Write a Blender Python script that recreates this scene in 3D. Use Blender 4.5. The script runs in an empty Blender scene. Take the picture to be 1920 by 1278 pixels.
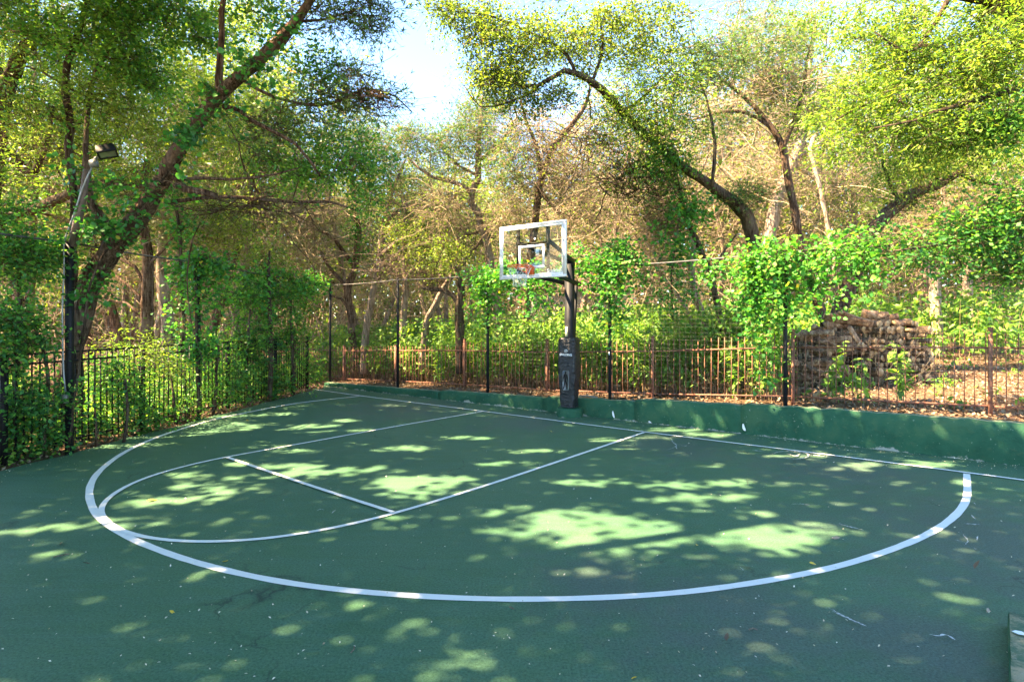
import bpy, math, random
import numpy as np
from mathutils import Vector, Matrix
rng = np.random.default_rng(7); random.seed(7)
sc = bpy.context.scene; COL = sc.collection

# ---------------------------------------------------------------- camera, sky, sun, exposure
K, HX, HY, CZ = 1066.0, 960.0, 600.6, 1.99          # lens calibration read off the court markings
cam = bpy.data.cameras.new('camera'); co = bpy.data.objects.new('camera', cam); COL.objects.link(co)
co.location = (0, 0, CZ); co.rotation_euler = (math.radians(90), 0, 0)
cam.lens = 36 * K / 1920; cam.shift_y = -(639 - HY) / 1920; cam.clip_start = .05; cam.clip_end = 600
sc.camera = co
SUN_EL = math.radians(50); SUN_H = np.array([-.975, -.22]); SUN_H /= np.linalg.norm(SUN_H)
S = np.array([SUN_H[0] * math.cos(SUN_EL), SUN_H[1] * math.cos(SUN_EL), math.sin(SUN_EL)])
w = bpy.data.worlds.new('World'); sc.world = w; w.use_nodes = True
nt = w.node_tree; sky = nt.nodes.new('ShaderNodeTexSky'); sky.sky_type = 'NISHITA'; sky.sun_disc = False
sky.sun_elevation = SUN_EL; sky.sun_rotation = math.atan2(S[0], S[1]); sky.air_density = 1.0; sky.dust_density = 0; sky.ozone_density = 3.0
nt.links.new(sky.outputs[0], nt.nodes['Background'].inputs[0]); nt.nodes['Background'].inputs[1].default_value = .05
sl = bpy.data.lights.new('sun', 'SUN'); sl.energy = 3.6; sl.angle = math.radians(.53); sl.color = (1, .72, .42)
so = bpy.data.objects.new('sun', sl); COL.objects.link(so)
so.rotation_euler = Vector(-S).to_track_quat('-Z', 'Y').to_euler()
sc.view_settings.view_transform = 'Standard'; sc.view_settings.look = 'None'; sc.view_settings.gamma = 1
sc.view_settings.exposure = 3.97
sc.cycles.max_bounces = 7; sc.cycles.diffuse_bounces = 4; sc.cycles.transmission_bounces = 5; sc.cycles.glossy_bounces = 2
sc.cycles.transparent_max_bounces = 8; sc.cycles.caustics_reflective = False; sc.cycles.caustics_refractive = False

def at(px, py, d): return np.array([(px - HX) / K * d, d, CZ + (HY - py) / K * d])
def gd(px, py, z=0.):
    d = (CZ - z) * K / (py - HY); return np.array([(px - HX) / K * d, d, z])
WS = .744; WN = math.hypot(1, WS)                    # the baseline and wall run along (1,-WS)
EB = np.array([1, -WS, 0]) / WN; NB = np.array([-WS, -1, 0]) / WN; UP = np.array([0, 0, 1.])
def wl(px, c=12.98):                                 # point of the line y + WS x = c seen at column px
    k = (px - HX) / K; d = c / (1 + WS * k); return np.array([k * d, d, 0.])
def leftx(y): return -6.67 + .125 * (y - 8.57)
def gz(x, y):                                        # height of the ground
    x = np.asarray(x, float); y = np.asarray(y, float)
    u = (y + WS * x - 13.36) / WN
    t = np.clip(u / .25, 0, 1); zw = np.clip(.04 + .0365 * (x + 5.67), -.02, .75)
    side = np.clip((x + 7.2) / 1.5, 0, 1)
    z = t * side * (zw + np.clip(u - 2, 0, 30) * .022) + (1 - t * side) * -.03
    bump = .05 * np.sin(x * 1.3 + y * .7) * np.sin(y * 1.1 - x * .4) * np.clip((u - 1) / 3, 0, 1)
    return z + bump

# ---------------------------------------------------------------- materials
MATS = {}
class NT:
    def __init__(s, name):
        s.m = bpy.data.materials.new(name); s.m.use_nodes = True; s.t = s.m.node_tree; s.b = s.t.nodes['Principled BSDF']
        MATS[name] = s.m
    def n(s, t, **k):
        x = s.t.nodes.new(t)
        for a, v in k.items(): setattr(x, a, v)
        return x
    def l(s, a, b): s.t.links.new(a, b)
    def noise(s, scale, detail=4, rough=.6, vec=None, sx=None):
        x = s.n('ShaderNodeTexNoise'); x.inputs['Scale'].default_value = scale; x.inputs['Detail'].default_value = detail; x.inputs['Roughness'].default_value = rough
        s.l(s.co(sx) if vec is None else vec, x.inputs['Vector']); return x.outputs['Fac']
    def co(s, sx=None):
        c = s.n('ShaderNodeTexCoord').outputs['Object']
        if sx:
            m = s.n('ShaderNodeMapping'); m.inputs['Scale'].default_value = sx; s.l(c, m.inputs['Vector']); return m.outputs[0]
        return c
    def ramp(s, fac, stops, interp='LINEAR'):
        r = s.n('ShaderNodeValToRGB'); r.color_ramp.interpolation = interp; e = r.color_ramp.elements
        while len(e) < len(stops): e.new(.5)
        for q, (p, c) in zip(e, stops):
            q.position = p; q.color = (*c, 1) if len(c) == 3 else c
        s.l(fac, r.inputs[0]); return r.outputs[0]
    def mix(s, fac, a, b):
        x = s.n('ShaderNodeMix'); x.data_type = 'RGBA'
        for v, i in ((fac, 0), (a, 6), (b, 7)):
            if hasattr(v, 'links'): s.l(v, x.inputs[i])
            else: x.inputs[i].default_value = v if i == 0 else (*v, 1)
        return x.outputs[2]
    def math(s, op, a, b=0., c=None):
        x = s.n('ShaderNodeMath', operation=op)
        for i, v in enumerate((a, b) if c is None else (a, b, c)):
            if hasattr(v, 'links'): s.l(v, x.inputs[i])
            else: x.inputs[i].default_value = v
        return x.outputs[0]
    def bump(s, h, st=.3, dist=.02):
        x = s.n('ShaderNodeBump'); x.inputs['Strength'].default_value = st; x.inputs['Distance'].default_value = dist
        s.l(h, x.inputs['Height']); s.l(x.outputs[0], s.b.inputs['Normal'])
    def col(s, c):
        if hasattr(c, 'links'): s.l(c, s.b.inputs['Base Color'])
        else: s.b.inputs['Base Color'].default_value = (*c, 1)
    def set(s, rough=.6, metal=0, spec=.3):
        s.b.inputs['Roughness'].default_value = rough; s.b.inputs['Metallic'].default_value = metal; s.b.inputs['Specular IOR Level'].default_value = spec; return s.m

def leafmat(name, stops, transl=.42, rough=.45, spec=.35, tmul=(1.25, 1.25, .5)):
    t = NT(name); a = t.n('ShaderNodeAttribute', attribute_name='rnd').outputs['Fac']
    c = t.ramp(a, stops); t.col(c); t.set(rough, 0, spec)
    tr = t.n('ShaderNodeBsdfTranslucent'); mm = t.n('ShaderNodeMix', data_type='RGBA', blend_type='MULTIPLY'); mm.inputs[0].default_value = 1
    t.l(c, mm.inputs[6]); mm.inputs[7].default_value = (*tmul, 1); t.l(mm.outputs[2], tr.inputs[0])
    ms = t.n('ShaderNodeMixShader'); ms.inputs[0].default_value = transl
    t.l(t.b.outputs[0], ms.inputs[1]); t.l(tr.outputs[0], ms.inputs[2])
    t.l(ms.outputs[0], t.t.nodes['Material Output'].inputs[0]); return t.m
def sc3(c, f): return tuple(min(1, x * f) for x in c)
LEAF = {
 'oak':   leafmat('oak_leaf', [(0, (.07, .13, .035)), (.45, (.13, .22, .045)), (.8, (.22, .32, .055)), (.96, (.3, .38, .07)), (1, (.4, .24, .07))], .5),
 'dark':  leafmat('dark_leaf', [(0, (.03, .13, .045)), (.5, (.065, .23, .055)), (.85, (.14, .36, .06)), (1, (.25, .44, .07))], .5),
 'ivy':   leafmat('vine_leaf', [(0, (.03, .14, .04)), (.5, (.06, .25, .05)), (.96, (.15, .4, .06)), (.975, (.22, .42, .06)), (1, (.5, .46, .07))], .45),
 'bright': leafmat('bright_leaf', [(0, (.07, .16, .03)), (.5, (.16, .29, .045)), (.96, (.31, .42, .07)), (1, (.45, .46, .08))], .5),
 'cedar': leafmat('cedar_leaf', [(0, (.045, .12, .045)), (.5, (.09, .2, .05)), (.96, (.2, .31, .065)), (1, (.42, .3, .1))], .35),
 'weed':  leafmat('weed_leaf', [(0, (.06, .17, .045)), (.5, (.15, .31, .055)), (.96, (.33, .49, .08)), (1, (.45, .46, .14))], .45),
 'dry':   leafmat('dry_leaf', [(0, (.18, .12, .07)), (.5, (.33, .24, .14)), (1, (.5, .41, .25))], .2, tmul=(1, .9, .6)),
 'chips': leafmat('pale_chips', [(0, (.35, .27, .17)), (.4, (.55, .5, .38)), (1, (.75, .73, .65))], .1),
 'litter': leafmat('litter_leaf', [(0, (.07, .045, .03)), (.4, (.17, .12, .08)), (.8, (.32, .25, .17)), (1, (.45, .4, .28))], .1, tmul=(1, .9, .7)),
}
def bark(name, a, b, c):
    t = NT(name); f = t.noise(24, 7, .75, sx=(1, 1, .13)); g = t.noise(2.2, 3)
    cc = t.ramp(f, [(.38, a), (.5, b), (.63, c)]); cc = t.mix(t.ramp(g, [(.5, (0, 0, 0)), (.75, (.6, .6, .6))]), cc, sc3(c, 1.1))
    t.col(cc); t.bump(f, 1., .07); return t.set(.95, 0, .05)
BARK = {'red': bark('cedar_bark', (.03, .019, .014), (.1, .065, .045), (.25, .18, .135)),
        'grey': bark('grey_bark', (.09, .065, .05), (.24, .18, .145), (.42, .34, .28)),
        'dark': bark('oak_bark', (.025, .018, .014), (.075, .055, .04), (.17, .14, .1)),
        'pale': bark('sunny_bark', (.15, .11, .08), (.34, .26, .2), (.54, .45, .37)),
        'twig': bark('twig_bark', (.15, .11, .07), (.34, .27, .18), (.54, .46, .34))}
# moss on the oak limbs
def plain(name, c, rough=.6, metal=0, spec=.3, n=0, ns=20):
    t = NT(name)
    if n: t.col(t.ramp(t.noise(ns, 5), [(.3, sc3(c, 1 - n)), (.7, sc3(c, 1 + n))]))
    else: t.col(c)
    return t.set(rough, metal, spec)
M_BLACK = plain('black_paint', (.009, .011, .015), .6, 0, .25, .3, 30)
M_IRON = plain('black_iron', (.007, .007, .007), .6, 0, .25, .3, 30)
M_STEEL = plain('galvanised_steel', (.3, .32, .33), .5, .4, .5, .15)
M_BROWNPOLE = plain('brown_weathered_pole', (.16, .12, .1), .6, .2, .4, .3, 10)
M_WIRE = plain('wire', (.3, .29, .27), .5, .5)
M_CABLE = plain('grey_pipe', (.08, .08, .085), .6, .3, .3, .35, 8)
M_ORANGE = plain('orange_rim_paint', (.75, .16, .05), .6, 0, .2, .2, 40)
M_FRAME = plain('aluminium_frame', (.78, .8, .82), .4, .1, .5, .05)
M_WHITE = plain('white_print', (.82, .84, .85), .5)
M_NET = plain('white_net_cord', (.62, .68, .64), .8)
M_LABEL = plain('cream_sticker', (.7, .72, .45), .6)
M_YEL = leafmat('yellow_fallen_leaf', [(0, (.6, .42, .05)), (1, (.75, .55, .1))], .2)
def rust():
    t = NT('rusty_iron'); f = t.noise(25, 6, .7); g = t.noise(3, 4)
    c = t.ramp(f, [(.3, (.09, .04, .028)), (.55, (.23, .11, .075)), (.75, (.28, .15, .11))])
    t.col(t.mix(t.ramp(g, [(.55, (0, 0, 0)), (.7, (1, 1, 1))]), c, (.05, .04, .04))); t.bump(f, .4, .005); return t.set(.85, 0, .2)
M_RUST = rust()
def glass():
    t = NT('clear_acrylic'); tr = t.n('ShaderNodeBsdfTransparent'); tr.inputs[0].default_value = (.95, .97, .95, 1)
    g = t.n('ShaderNodeBsdfGlossy'); g.inputs['Roughness'].default_value = .06; ms = t.n('ShaderNodeMixShader')
    fr = t.n('ShaderNodeFresnel'); t.l(t.math('MULTIPLY', fr.outputs[0], .2), ms.inputs[0])
    t.l(tr.outputs[0], ms.inputs[1]); t.l(g.outputs[0], ms.inputs[2]); t.l(ms.outputs[0], t.t.nodes['Material Output'].inputs[0]); return t.m
M_GLASS = glass()
def pad():
    t = NT('black_vinyl'); t.col((.012, .013, .016))
    a = t.noise(7, 5, .6, sx=(1, 1, 2.6)); a2 = t.noise(3.5, 3, .5, sx=(1.5, 1.5, 1)); t.bump(t.math('ADD', a, a2), .8, .05); return t.set(.38, 0, .5)
M_PAD = pad()
def court():
    t = NT('green_court_paint'); v = t.co()
    a = t.noise(.55, 5, .6); b = t.noise(3.5, 6, .7); f = t.noise(60, 5, .85); st = t.noise(5, 5, .7, sx=(.35, 1.6, 1))
    c = t.ramp(a, [(.3, (.034, .108, .048)), (.5, (.05, .13, .06)), (.7, (.07, .15, .075))])
    c = t.mix(t.math('MULTIPLY', t.ramp(st, [(.4, (0, 0, 0)), (.7, (1, 1, 1))]), .55), c, (.07, .16, .11))
    def near(x, y, r):
        d = t.n('ShaderNodeVectorMath', operation='DISTANCE'); t.l(v, d.inputs[0]); d.inputs[1].default_value = (x, y, 0)
        return t.math('SUBTRACT', 1.0, t.math('DIVIDE', d.outputs['Value'], r))
    m = near(*[float(q) for q in gd(1850, 1010)[:2]], 2.6)
    for px, py, r in ((1560, 880, 2.3), (1280, 835, 2.0), (1350, 1150, 1.7), (760, 765, 2.8), (1150, 1100, 1.2), (980, 790, 2.), (1700, 1200, 1.1)):
        q = gd(px, py); m = t.math('MAXIMUM', m, near(float(q[0]), float(q[1]), r))
    m = t.math('ADD', t.math('MULTIPLY', m, .36), t.math('MULTIPLY_ADD', t.noise(1.3, 7, .75), .6, t.math('MULTIPLY', b, .4)))
    wear = t.ramp(m, [(.6, (0, 0, 0)), (.82, (.55, .55, .55))])
    c = t.mix(wear, c, (.08, .085, .095))
    c = t.mix(t.ramp(f, [(.4, (.75, .75, .75)), (.5, (0, 0, 0))]), c, (.014, .05, .036))
    c = t.mix(t.ramp(f, [(.52, (0, 0, 0)), (.62, (.6, .6, .6))]), c, (.09, .19, .14))
    # chipped white specks and fine cracks
    s = t.noise(33, 4, .6); s2 = t.noise(1.1, 4); sp = t.math('MULTIPLY', t.ramp(s, [(.70, (0, 0, 0)), (.73, (1, 1, 1))]), t.ramp(t.math('ADD', s2, t.math('MULTIPLY', wear, .35)), [(.62, (0, 0, 0)), (.8, (1, 1, 1))]))
    c = t.mix(sp, c, (.5, .52, .5))
    vo = t.n('ShaderNodeTexVoronoi', feature='DISTANCE_TO_EDGE'); vo.inputs['Scale'].default_value = .33
    dn = t.n('ShaderNodeTexNoise'); dn.inputs['Scale'].default_value = 2.3; dn.inputs['Detail'].default_value = 8; t.l(v, dn.inputs['Vector'])
    va = t.n('ShaderNodeVectorMath', operation='MULTIPLY_ADD'); t.l(dn.outputs['Color'], va.inputs[0]); va.inputs[1].default_value = (1.1, 1.1, 0); t.l(v, va.inputs[2]); t.l(va.outputs[0], vo.inputs['Vector'])
    cr = t.math('MULTIPLY', t.ramp(vo.outputs['Distance'], [(0, (1, 1, 1)), (.0055, (0, 0, 0))]), t.ramp(t.noise(.9, 3), [(.5, (0, 0, 0)), (.62, (.8, .8, .8))]))
    c = t.mix(cr, c, (.01, .025, .022))
    t.col(c); t.bump(t.math('ADD', f, t.math('MULTIPLY', b, .5)), .35, .006); return t.set(.62, 0, .35)
M_COURT = court()
def wallmat():
    t = NT('green_painted_concrete'); a = t.noise(1.6, 6, .65); b = t.noise(9, 6, .7); v = t.co()
    c = t.ramp(a, [(.3, (.014, .062, .034)), (.5, (.024, .095, .053)), (.7, (.055, .12, .06))])
    c = t.mix(t.ramp(b, [(.55, (0, 0, 0)), (.8, (.5, .5, .5))]), c, (.1, .13, .06))
    sx = t.n('ShaderNodeSeparateXYZ'); t.l(v, sx.inputs[0])
    low = t.math('ADD', t.math('MULTIPLY', sx.outputs['Z'], -2.6), t.noise(2.2, 7, .75))
    c = t.mix(t.ramp(low, [(.46, (0, 0, 0)), (.52, (.85, .85, .85))]), c, (.36, .36, .31))
    c = t.mix(t.ramp(t.noise(26, 3), [(.68, (0, 0, 0)), (.72, (.7, .7, .7))]), c, (.3, .34, .26))
    t.col(c); t.bump(t.math('ADD', b, a), .6, .03); return t.set(.8, 0, .2)
M_WALL = wallmat()
def walltop():
    t = NT('worn_wall_top'); b = t.noise(7, 6, .75); a = t.noise(45, 4)
    c = t.ramp(b, [(.38, (.07, .16, .105)), (.5, (.16, .21, .14)), (.6, (.34, .32, .22))]); c = t.mix(t.ramp(a, [(.6, (0, 0, 0)), (.7, (.8, .8, .8))]), c, (.4, .38, .32))
    t.col(c); t.bump(a, .6, .02); return t.set(.9, 0, .1)
M_WTOP = walltop()
def linemat():
    t = NT('white_line_paint'); f = t.noise(16, 6, .75); g = t.noise(120, 2)
    c = t.ramp(f, [(.27, (.2, .3, .27)), (.34, (.68, .7, .68)), (1, (.8, .8, .77))]); c = t.mix(t.ramp(g, [(.2, (.5, .5, .5)), (.35, (0, 0, 0))]), c, (.4, .45, .45))
    t.col(c); return t.set(.6)
M_LINE = linemat()
def groundmat():
    t = NT('forest_floor'); a = t.noise(1.2, 6, .7); b = t.noise(22, 6, .8)
    c = t.ramp(b, [(.3, (.06, .035, .022)), (.5, (.17, .105, .07)), (.65, (.3, .2, .14)), (.8, (.42, .32, .24))])
    t.col(t.mix(t.ramp(a, [(.5, (0, 0, 0)), (.75, (.5, .5, .5))]), c, (.1, .12, .04))); t.bump(b, 1, .06); return t.set(.95, 0, .1)
M_GROUND = groundmat()
def logend():
    t = NT('cut_wood'); a = t.noise(12, 5, .7)
    t.col(t.ramp(a, [(.35, (.2, .13, .07)), (.5, (.4, .28, .16)), (.68, (.56, .43, .27))])); t.bump(a, .4, .01); return t.set(.85, 0, .1)
M_CUT = logend()
def splitmat():
    t = NT('split_wood'); a = t.noise(9, 6, .75, sx=(1, 1, .2))
    t.col(t.ramp(a, [(.36, (.08, .045, .03)), (.5, (.27, .17, .11)), (.66, (.55, .41, .28))])); t.bump(a, .8, .03); return t.set(.85, 0, .1)
M_SPLIT = splitmat()
M_LOGBARK = bark('log_bark', (.035, .024, .016), (.12, .085, .06), (.27, .21, .16))

# ---------------------------------------------------------------- mesh helpers
def mk(name, V, F, mat, parent=None, rnd=None, smooth=False, midx=None):
    """V (n,3); F list of index arrays, each (m,k); mat one or a list"""
    me = bpy.data.meshes.new(name); V = np.asarray(V, np.float32)
    if not isinstance(F, list): F = [F]
    F = [np.asarray(f, np.int32) for f in F if len(f)]
    me.vertices.add(len(V)); me.vertices.foreach_set('co', V.ravel())
    lt = np.concatenate([np.full(len(f), f.shape[1], np.int32) for f in F]); ix = np.concatenate([f.ravel() for f in F])
    me.loops.add(len(ix)); me.loops.foreach_set('vertex_index', ix); me.polygons.add(len(lt))
    me.polygons.foreach_set('loop_start', np.concatenate([[0], np.cumsum(lt)[:-1]]).astype(np.int32))
    if smooth: me.polygons.foreach_set('use_smooth', np.ones(len(lt), bool))
    if midx is not None: me.polygons.foreach_set('material_index', np.asarray(midx, np.int32))
    me.update(calc_edges=True)
    if rnd is not None:
        at_ = me.attributes.new('rnd', 'FLOAT', 'POINT'); at_.data.foreach_set('value', np.asarray(rnd, np.float32))
    for m in (mat if isinstance(mat, list) else [mat]): me.materials.append(m)
    o = bpy.data.objects.new(name, me); COL.objects.link(o)
    if parent is not None: o.parent = parent; o.matrix_parent_inverse = Matrix.Translation(-Vector(parent.location))
    return o
def tag(o, label=None, cat=None, group=None, kind=None):
    if label: o['label'] = label
    if cat: o['category'] = cat
    if group: o['group'] = group
    if kind: o['kind'] = kind
    return o
def thing(name, loc, label, cat, group=None):
    o = bpy.data.objects.new(name, None); COL.objects.link(o); o.location = [float(q) for q in loc]; o.empty_display_size = .2
    return tag(o, label, cat, group)
class Acc:
    def __init__(s): s.V = []; s.F = {}; s.n = 0; s.R = []; s.M = {}
    def add(s, V, F, r=None, m=0):
        V = np.asarray(V, float).reshape(-1, 3); F = np.asarray(F, int)
        s.V.append(V); s.F.setdefault((F.shape[1], m), []).append(F + s.n); s.n += len(V)
        s.R.append(np.full(len(V), .5) if r is None else np.asarray(r, float)); return s
    def build(s, name, mat, parent=None, rnd=False, smooth=False):
        Fs = []; mi = []
        for (k, m), f in s.F.items():
            f = np.concatenate(f); Fs.append(f); mi.append(np.full(len(f), m))
        return mk(name, np.concatenate(s.V), Fs, mat, parent, np.concatenate(s.R) if rnd else None, smooth, np.concatenate(mi) if isinstance(mat, list) else None)
    def box(s, c, ax, h, m=0):
        """c centre, ax 3x3 rows = axes, h half sizes"""
        ax = np.asarray(ax, float); h = np.asarray(h, float)
        sg = np.array([[x, y, z] for z in (-1, 1) for y in (-1, 1) for x in (-1, 1)])
        V = np.asarray(c, float) + (sg * h) @ ax
        return s.add(V, [[0, 2, 3, 1], [4, 5, 7, 6], [0, 1, 5, 4], [2, 6, 7, 3], [0, 4, 6, 2], [1, 3, 7, 5]], m=m)
    def tube(s, P, R, k=8, jit=0., cap=True, m=0, ph=0.):
        P = np.asarray(P, float); n = len(P); R = np.broadcast_to(np.asarray(R, float), (n,)).copy()
        T = np.gradient(P, axis=0) if n > 1 else P; T /= np.linalg.norm(T, axis=1)[:, None] + 1e-9
        ref = np.array([0, 0, 1.]) if abs(T[:, 2]).mean() < .8 else np.array([1., .2, 0])
        A = np.cross(T, ref); A /= np.linalg.norm(A, axis=1)[:, None] + 1e-9; B = np.cross(T, A)
        a = np.arange(k) * 2 * np.pi / k + ph
        rr = R[:, None] * (1 + (jit * rng.normal(size=(n, k)) if jit else 0) + (jit * 1.3 * np.sin(a * 3 + ph)[None] if jit else 0))
        V = P[:, None] + rr[..., None] * (np.cos(a)[None, :, None] * A[:, None] + np.sin(a)[None, :, None] * B[:, None])
        i = np.arange(n - 1)[:, None] * k + np.arange(k)[None]; j = np.arange(n - 1)[:, None] * k + (np.arange(k)[None] + 1) % k
        F = np.stack([i, j, j + k, i + k], -1).reshape(-1, 4); s.add(V.reshape(-1, 3), F, m=m)
        if cap:
            s.F.setdefault((k, m), []).append(np.array([np.arange(k)[::-1], (n - 1) * k + np.arange(k)]) + s.n - n * k)
        return s
AX = np.eye(3); AW = np.array([EB, -NB, UP])         # wall-aligned axes
def batch_tubes(P, R, k=3):
    """P (N,n,3), R (N,n) -> V, F"""
    N, n = P.shape[:2]; T = np.gradient(P, axis=1); T /= np.linalg.norm(T, axis=2)[..., None] + 1e-9
    ref = np.array([.31, .17, .93]); A = np.cross(T, ref); A /= np.linalg.norm(A, axis=2)[..., None] + 1e-9; B = np.cross(T, A)
    a = np.arange(k) * 2 * np.pi / k
    V = P[:, :, None] + R[:, :, None, None] * (np.cos(a)[None, None, :, None] * A[:, :, None] + np.sin(a)[None, None, :, None] * B[:, :, None])
    base = np.arange(N)[:, None, None] * n * k
    i = base + np.arange(n - 1)[None, :, None] * k + np.arange(k)[None, None]; j = base + np.arange(n - 1)[None, :, None] * k + (np.arange(k)[None, None] + 1) % k
    return V.reshape(-1, 3), np.stack([i, j, j + k, i + k], -1).reshape(-1, 4)
TPL = {
 'oak':  (np.array([[0, 0, 0], [-.3, .5, .06], [0, 1, -.05], [.3, .5, .06]]), [[0, 3, 2, 1]]),
 'long': (np.array([[0, 0, 0], [-.17, .45, .05], [0, 1.25, -.12], [.17, .45, .05]]), [[0, 3, 2, 1]]),
 'heart': (np.array([[0, 0, 0], [-.5, .18, .1], [-.38, .68, .1], [0, 1.05, -.06], [.38, .68, .1], [.5, .18, .1]]), [[0, 3, 2, 1], [0, 5, 4, 3]]),
 'broad': (np.array([[0, 0, 0], [-.24, .3, .05], [-.2, .68, .0], [0, 1.1, -.16], [.2, .68, .0], [.24, .3, .05]]), [[0, 3, 2, 1], [0, 5, 4, 3]]),
 'tuft': (np.array([[0, 0, 0], [-.13, .5, .1], [-.25, 1, .2], [.03, .45, .0], [0, 0, 0], [.1, .45, -.1], [.3, .95, -.15], [.0, .5, .05]]), [[0, 3, 2, 1], [4, 5, 6, 7]]),
}
def leaves(C, size, tpl, droop=0., D=None, rbias=0., flat=0.5, face=None):
    """leaf meshes at centres C; D optional growth directions"""
    N = len(C); tv, tf = TPL[tpl]; k = len(tv)
    Y = rng.normal(size=(N, 3)); Y[:, 2] = Y[:, 2] * .6 - droop
    if D is not None: Y = Y * .7 + D * 1.0
    Y /= np.linalg.norm(Y, axis=1)[:, None]
    Z = rng.normal(size=(N, 3)); Z[:, 2] = np.abs(Z[:, 2]) + flat; Z = Z if face is None else Z * .45 + face * 1.4
    Z -= (Z * Y).sum(1)[:, None] * Y; Z /= np.linalg.norm(Z, axis=1)[:, None] + 1e-9
    X = np.cross(Y, Z); s = size * (.65 + .7 * rng.random(N))
    V = C[:, None] + s[:, None, None] * (tv[None, :, 0, None] * X[:, None] + tv[None, :, 1, None] * Y[:, None] + tv[None, :, 2, None] * Z[:, None])
    F = (np.array(tf)[None] + np.arange(N)[:, None, None] * k).reshape(-1, 4)
    r = np.clip(rng.random(N) * .85 + np.asarray(rbias) * .6, 0, .95); r = np.where(rng.random(N) < .012, 1., r)
    return V.reshape(-1, 3), F, np.repeat(r, k)

# gaps in the canopy that let the sun onto the court: columns, rows and half sizes of the sunlit patches
LIT = [(790,915,75,14),(735,905,55,9),(1010,960,120,7),(1120,970,80,7),(990,998,80,11),(1060,1014,70,13),(1225,1006,60,14),(1095,1069,38,10),(1150,1027,40,10),(1465,1015,85,17),(1450,990,60,6),(1570,996,60,7),
 (1367,905,50,6),(1250,910,60,7),(960,955,50,5),(549,888,45,7),(449,897,30,4),(352,890,35,5),(355,910,45,5),(335,937,80,7),(248,947,40,5),(211,975,30,5),(150,985,50,7),(67,994,40,5),(10,996,18,6),(275,979,22,7),(77,1043,30,5),
 (204,1054,20,5),(285,1063,35,6),(385,1076,25,7),(234,1078,16,4),(134,1098,15,4),(147,1116,20,4),(425,1141,18,4),(208,1255,25,6),(308,1254,20,6),(385,1257,20,5),(127,1270,25,7),(955,1038,35,4),(990,1106,50,6),(1000,1166,50,8),
 (1055,1164,30,8),(747,1185,60,10),(824,1193,25,7),(940,1135,15,4),(778,1170,14,5),(658,1220,35,4),(778,1247,25,7),(835,1247,35,12),(886,1216,35,10),(631,1262,22,5),(1220,936,30,4),(1469,910,25,4),(1422,965,40,5),(1504,982,40,5),
 (1620,1035,30,7),(1375,1057,30,4),(1620,873,50,6),(1734,871,60,5),(1590,949,40,5),(1640,943,40,5),(1796,1084,30,5),(1765,1113,20,4),(1367,1142,25,5),(1336,873,30,4),(1212,819,45,3),(350,805,80,8),(430,800,50,7),(490,776,22,3),
 (300,822,25,4),(580,800,50,4),(540,812,60,5),(643,788,22,2),(668,806,40,3),(596,806,30,4),(660,830,28,4),(1133,824,40,3),(1172,840,30,3),(1226,819,35,3),(1250,805,50,3),(1330,815,40,4),(1070,796,12,2),(900,1240,16,4),(560,845,30,3),
 (620,885,50,5),(690,880,60,5),(850,905,40,5),(1290,950,40,4),(1380,930,30,4),(1690,905,25,3),(1500,855,50,3),(720,760,30,1.6),(640,757,25,1.4),(530,775,20,2),(410,920,40,5),(460,870,30,4),(500,915,20,4),(1800,905,30,3),(1880,915,30,3),(1080,985,110,16),(1180,990,90,14),(1430,1005,120,16),(1300,935,80,6),(800,900,90,8),(560,875,60,6),(480,835,60,5),(940,870,50,4),(1000,845,50,3),(860,820,50,3),(760,840,50,4),(1120,905,60,5)]
LIT = np.array(LIT, float)
def shadow_xy(C):
    t = C[:, 2] / S[2]; return C[:, 0] - S[0] * t, C[:, 1] - S[1] * t
def carve(C):
    """keep mask: drops leaves standing between the sun and a sunlit patch"""
    x, y = shadow_xy(C); ok = y > 1.0; yy = np.where(ok, y, 1.)
    px = HX + K * x / yy; py = HY + K * CZ / yy
    keep = np.ones(len(C), bool)
    wob = 1.0 + .4 * np.sin(px * .09 + py * .23) + .35 * np.sin(px * .25 - py * .41) + .2 * np.sin(px * .47 + py * .7) + rng.normal(size=len(C)) * .12
    for cx, cy, rx, ry in LIT:
        e = ((px - cx) / (rx * 1.3)) ** 2 + ((py - cy) / (ry * 1.3 + 1.2)) ** 2
        keep &= ~((e < wob) & ok)
    return keep

# ---------------------------------------------------------------- tree growing
def spline(P, step=.25):
    P = np.asarray(P, float)
    if len(P) < 3: P = np.vstack([P[0], (P[0] + P[-1]) / 2, P[-1]])
    Q = np.vstack([2 * P[0] - P[1], P, 2 * P[-1] - P[-2]]); out = []
    for i in range(1, len(Q) - 2):
        n = max(1, int(np.linalg.norm((Q[i + 1] - Q[i])[:3]) / step)); t = np.linspace(0, 1, n, endpoint=False)[:, None]
        a, b, c, d = Q[i - 1], Q[i], Q[i + 1], Q[i + 2]
        out.append(.5 * (2 * b + (c - a) * t + (2 * a - 5 * b + 4 * c - d) * t * t + (3 * b - a - 3 * c + d) * t ** 3))
    out.append(P[-1:]); return np.vstack(out)
def limb(pts, d):
    """pts: (px,py,width_px[,depth]) -> (n,4) world points with radius"""
    o = []
    for p in pts:
        dd = p[3] if len(p) > 3 else d; q = at(p[0], p[1], dd); o.append([*q, p[2] * .5 * dd / K])
    return np.array(o)
def clump(px, py, rx, ry, d, dr, n):
    """n attractor points in an ellipsoid given in picture columns and rows at distance d"""
    v = rng.normal(size=(n, 3)); v /= np.linalg.norm(v, axis=1)[:, None]; v *= rng.random(n)[:, None] ** (1 / 2.4)
    s = d / K; return at(px, py, d) + v * np.array([rx * s, dr, ry * s])
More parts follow.
